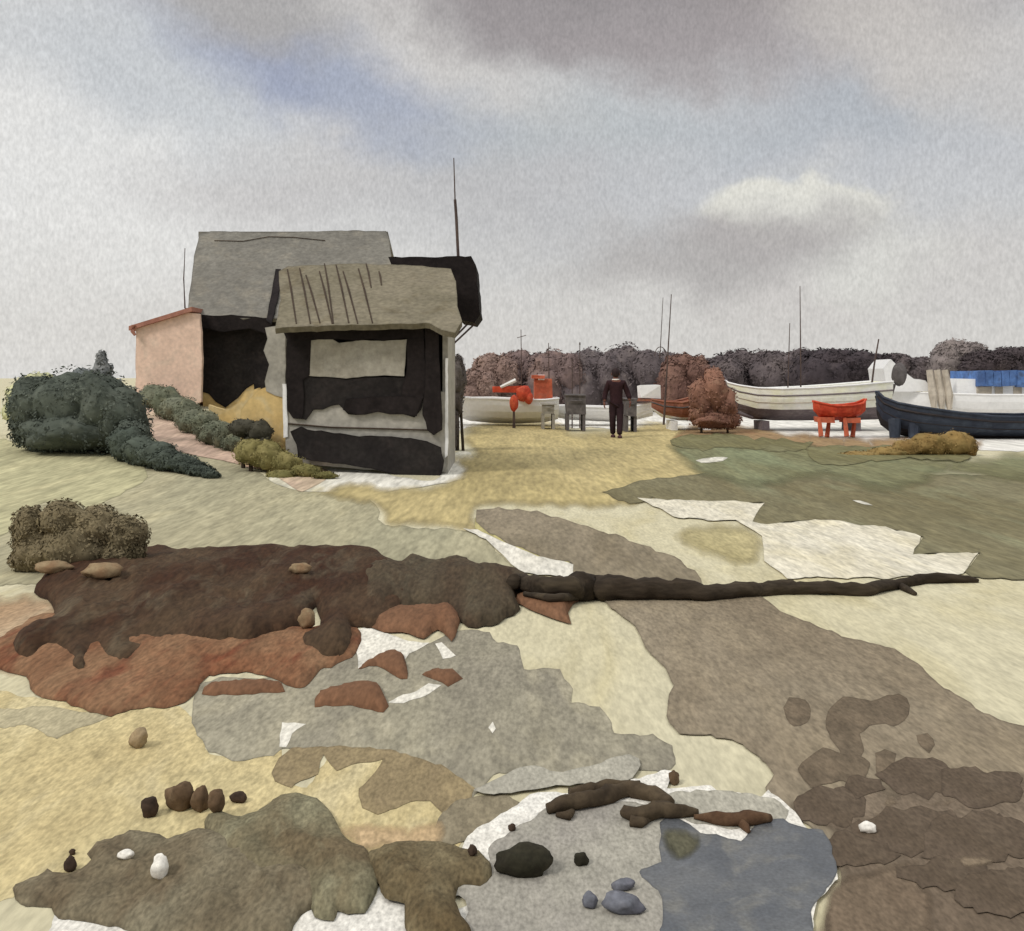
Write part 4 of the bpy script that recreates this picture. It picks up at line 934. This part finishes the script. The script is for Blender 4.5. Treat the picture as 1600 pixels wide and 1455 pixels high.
def buoy(px, py, rx, ry, Y, mat, label):
    g = Vector((xat(px, Y), Y, 0)); mb = MB(); k = Y / F
    mb.blob(P(px, py, Y), (rx * k, rx * k, ry * k), 3, .08, 1.5, px)
    o = mb.build('buoy', mat, base=g, smooth=True); tag(o, label, 'buoy')
    t = MB(); t.tube([P(px, py + ry, Y), (g.x, Y, -.02)], [.03, .05], 6); t.build('stake', m_pole, o)
buoy(803, 630, 7, 13, 30.0, m_bred, 'upright red buoy standing before the white fishing boat')

def box_thing(name, x0, x1, y0, y1, Y, mat, label, cat, lidmat=None):
    g = Vector(((xat(x0, Y) + xat(x1, Y)) / 2, Y, 0)); o = thing(name, g, label, cat)
    d = .45; a = MB(); zt, zb = zat(y0, Y), zat(y1, Y)
    v = (zt - zb)
    a.box(xat(x0, Y), xat(x1, Y), Y - d, Y + d, zb + .04, zt - .08 * v, .03); a.build('body', mat, o)
    b = MB(); b.box(xat(x0, Y) - .03, xat(x1, Y) + .03, Y - d - .03, Y + d + .03, zt - .08 * v + .004, zt, .015); b.build('lid', lidmat or mat, o)
    c = MB(); c.tube([(xat(x0, Y) + .1, Y - d - .05, zb + v * .7), (xat(x1, Y) - .1, Y - d - .05, zb + v * .7)], [.02, .02], 6); c.build('handle', mat, o)
    f = MB()
    for sx in (x0 + 2, x1 - 2): f.box(xat(sx, Y) - .04, xat(sx, Y) + .04, Y - d + .02, Y + d - .02, -.03, zb + .04)
    f.build('skid', mat, o)
    return o
box_thing('crate', 846, 866, 630, 649, 30.0, m_crate, 'dull grey fish crate right of the red buoy', 'crate')
box_thing('bin', 884, 913, 616, 649, 29.5, m_dgrey, 'dark grey lidded bin left of the walking person', 'bin')
box_thing('bin', 975, 992, 622, 652, 29.0, m_dgrey, 'dark bin half hidden behind the walking person', 'bin')
def thin_pole(px, y0, y1, Y, label):
    o = thing('pole', (xat(px, Y), Y, 0), label, 'pole'); m2 = MB(); m2.tube([(xat(px, Y), Y, -.05), P(px, y0, Y)], [.02, .012], 6); m2.build('shaft', m_pole, o)
    c = MB(); c.tube([P(px, y0 + 3, Y) , P(px, y0 - 1, Y)], [.022, .018], 6); c.build('cap', m_pole, o)
thin_pole(894, 560, 650, 31.0, 'shorter thin pole behind the dark bin')
thin_pole(906, 536, 650, 31.0, 'taller thin pole right of the dark bin')

def white_dinghy():
    Y = 33.0; r = boat_root(Y, 945, 'low white dinghy behind the walking person')
    st = [(868, 634, 652, .5), (890, 634, 656, .7), (950, 636, 659, .75), (990, 634, 657, .6), (1020, 628, 650, .08)]
    lo, up, dk = hull(Y, st); up.build('hull', m_bwhite, r); dk.build('deck', m_tan, r); gunwale(Y, st, .03).build('gunwale', m_bwhite, r)
    a = MB(); a.box(xat(998, Y), xat(1029, Y), Y - .5, Y + .4, zat(622, Y), zat(602, Y), .04); c = a.build('cabin', m_bwhite, r)
    a = MB(); a.box(xat(990, Y), xat(1029, Y), Y - .55, Y + .45, zat(627, Y), zat(622, Y) - .01, .02); a.build('gunwale', m_brust, c)
white_dinghy()
def rust_boat():
    Y = 30.0; r = boat_root(Y, 1070, 'rust brown boat with two thin masts on a white footing')
    st = [(1018, 624, 640, .06), (1034, 627, 652, .5), (1060, 628, 657, .8), (1095, 620, 658, .85), (1118, 612, 654, .7)]
    lo, up, dk = hull(Y, st, .18); lo.build('bottom', m_bwhite, r); up.build('hull', m_brust, r); dk.build('deck', m_brust, r); gunwale(Y, st, .03).build('gunwale', m_brust, r)
    mast(r, [(1037, 664), (1042, 580), (1049, 460)], Y - .9, .035, .012); mast(r, [(1031, 560), (1036, 465)], Y - .9, .014, .008, 'topmast')
    a = MB(); a.tube([P(1023 + 9 - 9 * math.cos(t * math.pi / 8), 556 - 14 * math.sin(t * math.pi / 8), Y - .9) for t in range(9)], [.012] * 9, 5); a.build('hoop', m_pole, r)
    strake(r, Y, st, .72, .022, m_dgrey)
    for px in (1050, 1100): chock(r, px, 657, Y, 10, m_bwhite)
rust_boat()
def cream_boat():
    Y = 30.0; r = boat_root(Y, 1250, 'cream boat with a dark grey bottom and an outboard motor')
    st = [(1128, 592, 606, .05), (1136, 598, 628, .18), (1150, 602, 646, .42), (1175, 606, 655, .72), (1210, 607, 657, .95), (1260, 605, 657, 1.05), (1320, 601, 657, 1.05), (1378, 596, 655, .9)]
    lo, up, dk = hull(Y, st, .36); lo.build('bottom', m_bgrey, r); up.build('hull', m_bcream, r); dk.build('deck', m_bcream, r); gunwale(Y, st, .03).build('gunwale', m_bwhite, r)
    a = MB(); a.tube([(xat(s[0], Y) - .02, Y - s[3] * .3, zat(s[2], Y) + .05) for s in st[:4]] , [.07, .09, .1, .06], 6); a.tube([P(1129, 588, Y), P(1134, 606, Y - .1), P(1150, 642, Y - .2)], [.08, .10, .08], 6); a.build('stem', m_bgrey, r)
    mast(r, [(1251, 640), (1251, 560), (1250, 447)], Y - .4, .03, .01); mast(r, [(1231, 610), (1234, 505)], Y - .4, .02, .01, 'boom')
    mast(r, [(1361, 610), (1366, 570), (1373, 530)], Y - .4, .03, .02, 'oar')
    m = MB(); m.blob(P(1405, 585, Y), (.30 * .75, .22, .34), 3, .1, 1.5, 3); mo = m.build('outboard_motor', m_dgrey, r, smooth=True)
    m = MB(); m.tube([P(1396, 600, Y), P(1386, 640, Y)], [.08, .05], 8); m.build('shaft', m_dgrey, mo)
    m = MB(); m.blob(P(1376, 603, Y - .6), (.28, .14, .12), 2, .2, 1.5, 4); m.build('fender', m_dgrey, r, smooth=True)
    strake(r, Y, st, .78, .022, m_bgrey); strake(r, Y, st, .56, .014, m_tan)
    for px in (1190, 1330): chock(r, px, 657, Y, 12, m_bgrey)
cream_boat()
def red_dinghy():
    Y = 26.2; r = boat_root(Y, 1312, 'small bright red dinghy standing on two trestles')
    st = [(1271, 627, 642, .06), (1280, 630, 652, .28), (1300, 634, 656, .42), (1325, 633, 656, .42), (1343, 630, 650, .28), (1352, 624, 642, .06)]
    lo, up, dk = hull(Y, st); up.build('hull', m_bred, r); dk.build('deck', m_orange, r); gunwale(Y, st, .03).build('gunwale', m_bred, r)
    for px in (1288, 1328):
        m = MB(); m.tube([P(px - 8, 653, Y - .25), P(px - 5, 682, Y - .35)], [.05, .07], 6); m.tube([P(px + 8, 653, Y + .2), P(px + 4, 683, Y + .1)], [.05, .07], 6)
        m.box(xat(px - 11, Y), xat(px + 11, Y), Y - .28, Y + .3, zat(660, Y), zat(652, Y), .01); m.build('trestle', m_orange, r)
red_dinghy()
def navy_boat():
    Y = 26.5; r = boat_root(Y, 1560, 'long navy black boat with a high bow at the right')
    st = [(1370, 612, 648, .06), (1376, 621, 664, .22), (1392, 629, 676, .48), (1415, 634, 682, .8), (1460, 641, 685, 1.05), (1520, 648, 687, 1.2), (1620, 650, 688, 1.2), (1720, 646, 686, 1.05), (1780, 640, 680, .8)]
    lo, up, dk = hull(Y, st, .22); lo.build('bottom', m_blackp, r); up.build('hull', m_bnavy, r); dk.build('deck', m_dgrey, r); gunwale(Y, st, .035).build('gunwale', m_bnavy, r)
    for px in (1398, 1428): 
        m = MB(); m.tube([P(px, 655, Y - .5), P(px, 688, Y - .6)], [.16, .12], 8); m.build('prop', m_bnavy, r)
    strake(r, Y, st, .80, .03, m_blackp); strake(r, Y, st, .5, .014, m_blackp)
    chock(r, 1540, 684, Y, 14, m_bgrey); chock(r, 1660, 684, Y, 14, m_bgrey)
m_blackp = wash('p_black', (48, 44, 44), (40, 38, 40), K=.66, scale=1.4, grain=9)
navy_boat()
def white_cruiser():
    Y = 33.0; r = boat_root(Y, 1540, 'white cabin boat with a blue canopy behind the navy boat')
    st = [(1384, 610, 640, .08), (1400, 612, 650, .5), (1440, 614, 657, .95), (1520, 616, 660, 1.2), (1620, 616, 660, 1.2), (1690, 614, 656, 1.0)]
    lo, up, dk = hull(Y, st); up.build('hull', m_bwhite, r); dk.build('deck', m_bwhite, r); gunwale(Y, st, .03).build('gunwale', m_bwhite, r)
    a = MB(); q = [(1386, 612), (1380, 576), (1392, 562), (1412, 580), (1428, 592), (1446, 594), (1462, 612)]
    v, f, rm = plate_shape(q, (0, Y - .8, 0), (0, -1, 0), 1.4, jit=.6, rimw=1.2); a.add(v, f, rm); a.build('tilt_cover', m_bwhite, r)
    a = MB(); a.box(xat(1478, Y), xat(1660, Y), Y - .9, Y + .8, zat(618, Y), zat(592, Y), .02); cb = a.build('cabin', m_bwhite, r)
    for x0, x1 in ((1506, 1528), (1534, 1546), (1562, 1574), (1590, 1600)):
        w = MB(); w.box(xat(x0, Y), xat(x1, Y), Y - .94, Y - .89, zat(626, Y), zat(604, Y), .02); w.build('window', m_tan, cb)
    a = MB(); n = 14
    for i in range(n):
        xa, xb = 1504 + i * 12, 1504 + (i + 1) * 12
        ya = 580 + 4 * nz(i * .7, 2); 
        a.box(xat(xa, Y) + .003, xat(xb, Y), Y - 1.05 - .03 * (i % 2), Y + .9, zat(603 + 4 * nz(i * .9, 7), Y), zat(ya, Y), .02)
    cn = a.build('canopy', m_blue, r)
    for px in (1458, 1470, 1482):
        m = MB(); m.tube([P(px - 6, 578, Y - 1.0), P(px, 618, Y - 1.05), P(px + 2, 640, Y - 1.1)], [.10, .14, .08], 7); m.build('fender', m_tan, r)
white_cruiser()

# ------------------------------------------------------------------ the walking person
def skin(name, chain, edges, mat, parent=None, base=None, root=0, sub=2, mats=None):
    """a continuous body grown round a skeleton: chain holds (x, y, z, radius x, radius y)"""
    o0 = WLOC[parent] if parent else Vector(base)
    me = bpy.data.meshes.new(name); me.from_pydata([tuple(Vector(c[:3])) for c in chain], edges, []); me.update()
    o = bpy.data.objects.new(name, me); COL.objects.link(o)
    if parent: o.parent = parent
    else: o.location = o0
    WLOC[o] = o0
    sk = o.modifiers.new('skin', 'SKIN'); sk.use_smooth_shade = True
    d = me.skin_vertices[0].data
    for i, c in enumerate(chain): d[i].radius = (c[3], c[4] if len(c) > 4 else c[3]); d[i].use_root = (i == root)
    ss = o.modifiers.new('sub', 'SUBSURF'); ss.levels = sub; ss.render_levels = sub
    me.materials.append(mat)
    return o
def person():
    Y = 26.0; g = Vector((xat(963, Y), Y, terrain(xat(963, Y), Y)))
    m_skin = wash('f_skin', (96, 66, 58), K=.7, grain=60, scale=5); m_jk = wash('f_jacket', (44, 28, 31), (36, 22, 26), (54, 36, 38), K=.75, scale=4, grain=30)
    m_tr = wash('f_trousers', (42, 29, 32), (36, 25, 28), K=.75, scale=4, grain=30); m_hair = wash('f_hair', (38, 30, 32), (46, 38, 38), K=.62, scale=8, grain=40)
    m_shoe = wash('f_shoe', (60, 40, 42), K=.65, scale=8, grain=40); m_col = wash('f_collar', (205, 200, 196), K=.7, scale=8, grain=40)
    # pelvis, spine, neck, head; arms; legs in mid stride
    B = [(0, 0, .92, .11, .085), (0, 0, 1.08, .12, .085), (-.01, 0, 1.30, .17, .11), (-.01, 0, 1.42, .12, .09), (-.015, -.01, 1.50, .055, .055), (-.02, -.02, 1.585, .08, .09), (-.02, -.02, 1.69, .085, .095),
         (-.18, 0, 1.40, .065, .065), (-.27, .03, 1.14, .05, .05), (-.31, -.07, .92, .04, .04),
         (.17, 0, 1.40, .065, .065), (.27, .02, 1.16, .05, .05), (.34, -.06, .95, .04, .04),
         (-.085, 0, .80, .075, .075), (-.10, -.06, .47, .055, .06), (-.085, .02, .10, .045, .05),
         (.085, 0, .80, .075, .075), (.075, -.13, .47, .055, .06), (.05, -.30, .10, .045, .05)]
    E = [(0, 1), (1, 2), (2, 3), (3, 4), (4, 5), (5, 6), (3, 7), (7, 8), (8, 9), (3, 10), (10, 11), (11, 12), (0, 13), (13, 14), (14, 15), (0, 16), (16, 17), (17, 18)]
    body = skin('person', B, E, m_skin, base=g); tag(body, 'person in a dark maroon jacket and trousers walking away over the ochre grass', 'person')
    J = [(0, 0, .74, .185, .15), (0, 0, 1.08, .17, .13), (-.01, 0, 1.30, .20, .14), (-.01, 0, 1.43, .13, .11), (-.19, 0, 1.41, .085, .085), (-.28, .03, 1.14, .07, .07), (-.315, -.06, .95, .06, .06),
         (.18, 0, 1.41, .085, .085), (.285, .02, 1.16, .075, .075), (.345, -.05, .98, .065, .065)]
    skin('jacket', J, [(0, 1), (1, 2), (2, 3), (3, 4), (4, 5), (5, 6), (3, 7), (7, 8), (8, 9)], m_jk, body)
    T = [(0, 0, .98, .15, .13), (-.09, 0, .82, .115, .115), (-.10, -.06, .47, .085, .09), (-.085, .02, .09, .07, .075), (.09, 0, .82, .115, .115), (.075, -.13, .47, .085, .09), (.05, -.30, .09, .07, .075)]
    skin('trousers', T, [(0, 1), (1, 2), (2, 3), (0, 4), (4, 5), (5, 6)], m_tr, body)
    def blob(name, c, r, mat, amp=.06, cut=None):
        mb = MB(); mb.blob(g + Vector(c), r, 3, amp, 1.5, 2.0); return mb.build(name, mat, body, smooth=True)
    blob('hair', (-.02, -.030, 1.665), (.105, .115, .135), m_hair)
    for sx in (-1, 1):
        blob('ear', (-.02 + sx * .098, -.01, 1.63), (.014, .025, .035), m_skin)
        blob('eye', (-.02 + sx * .033, .078, 1.65), (.013, .008, .010), m_hair)
    blob('nose', (-.02, .09, 1.615), (.016, .024, .026), m_skin); blob('mouth', (-.02, .07, 1.57), (.026, .01, .008), m_shoe)
    c = MB(); c.tube([g + Vector((-.015 + .075 * math.cos(t), .075 * math.sin(t), 1.485)) for t in [k * math.pi / 6 for k in range(13)]], [.022] * 13, 6); c.build('collar', m_col, body, smooth=True)
    for nm, (x, y) in (('shoe', (-.085, -.02)), ('shoe', (.05, -.36))):
        s = MB(); s.blob(g + Vector((x, y - .03, .05)), (.058, .15, .055), 3, .08, 1.5, x, flat=.85); s.build(nm, m_shoe, body, smooth=True)
    for sx, hx, hy, hz in ((-1, -.315, -.09, .87), (1, .345, -.08, .89)):     # hands: palm, four fingers, thumb
        hb = [(hx, hy, hz + .06, .028, .022), (hx, hy, hz, .036, .018)]
        he = [(0, 1)]
        for k in range(4):
            off = (k - 1.5) * .019; i = len(hb); ln = (.07, .082, .078, .06)[k]
            hb += [(hx + off * .2, hy - off, hz - .035, .0095), (hx + off * .2 - sx * .006, hy - off, hz - .035 - ln * .55, .009), (hx + off * .2 - sx * .024, hy - off, hz - .035 - ln, .0075)]
            he += [(1, i), (i, i + 1), (i + 1, i + 2)]
        i = len(hb); hb += [(hx - sx * .01, hy - .045, hz + .01, .011), (hx - sx * .022, hy - .065, hz - .03, .009)]; he += [(1, i), (i, i + 1)]
        skin('hand', hb, he, m_skin, body, sub=1)
person()
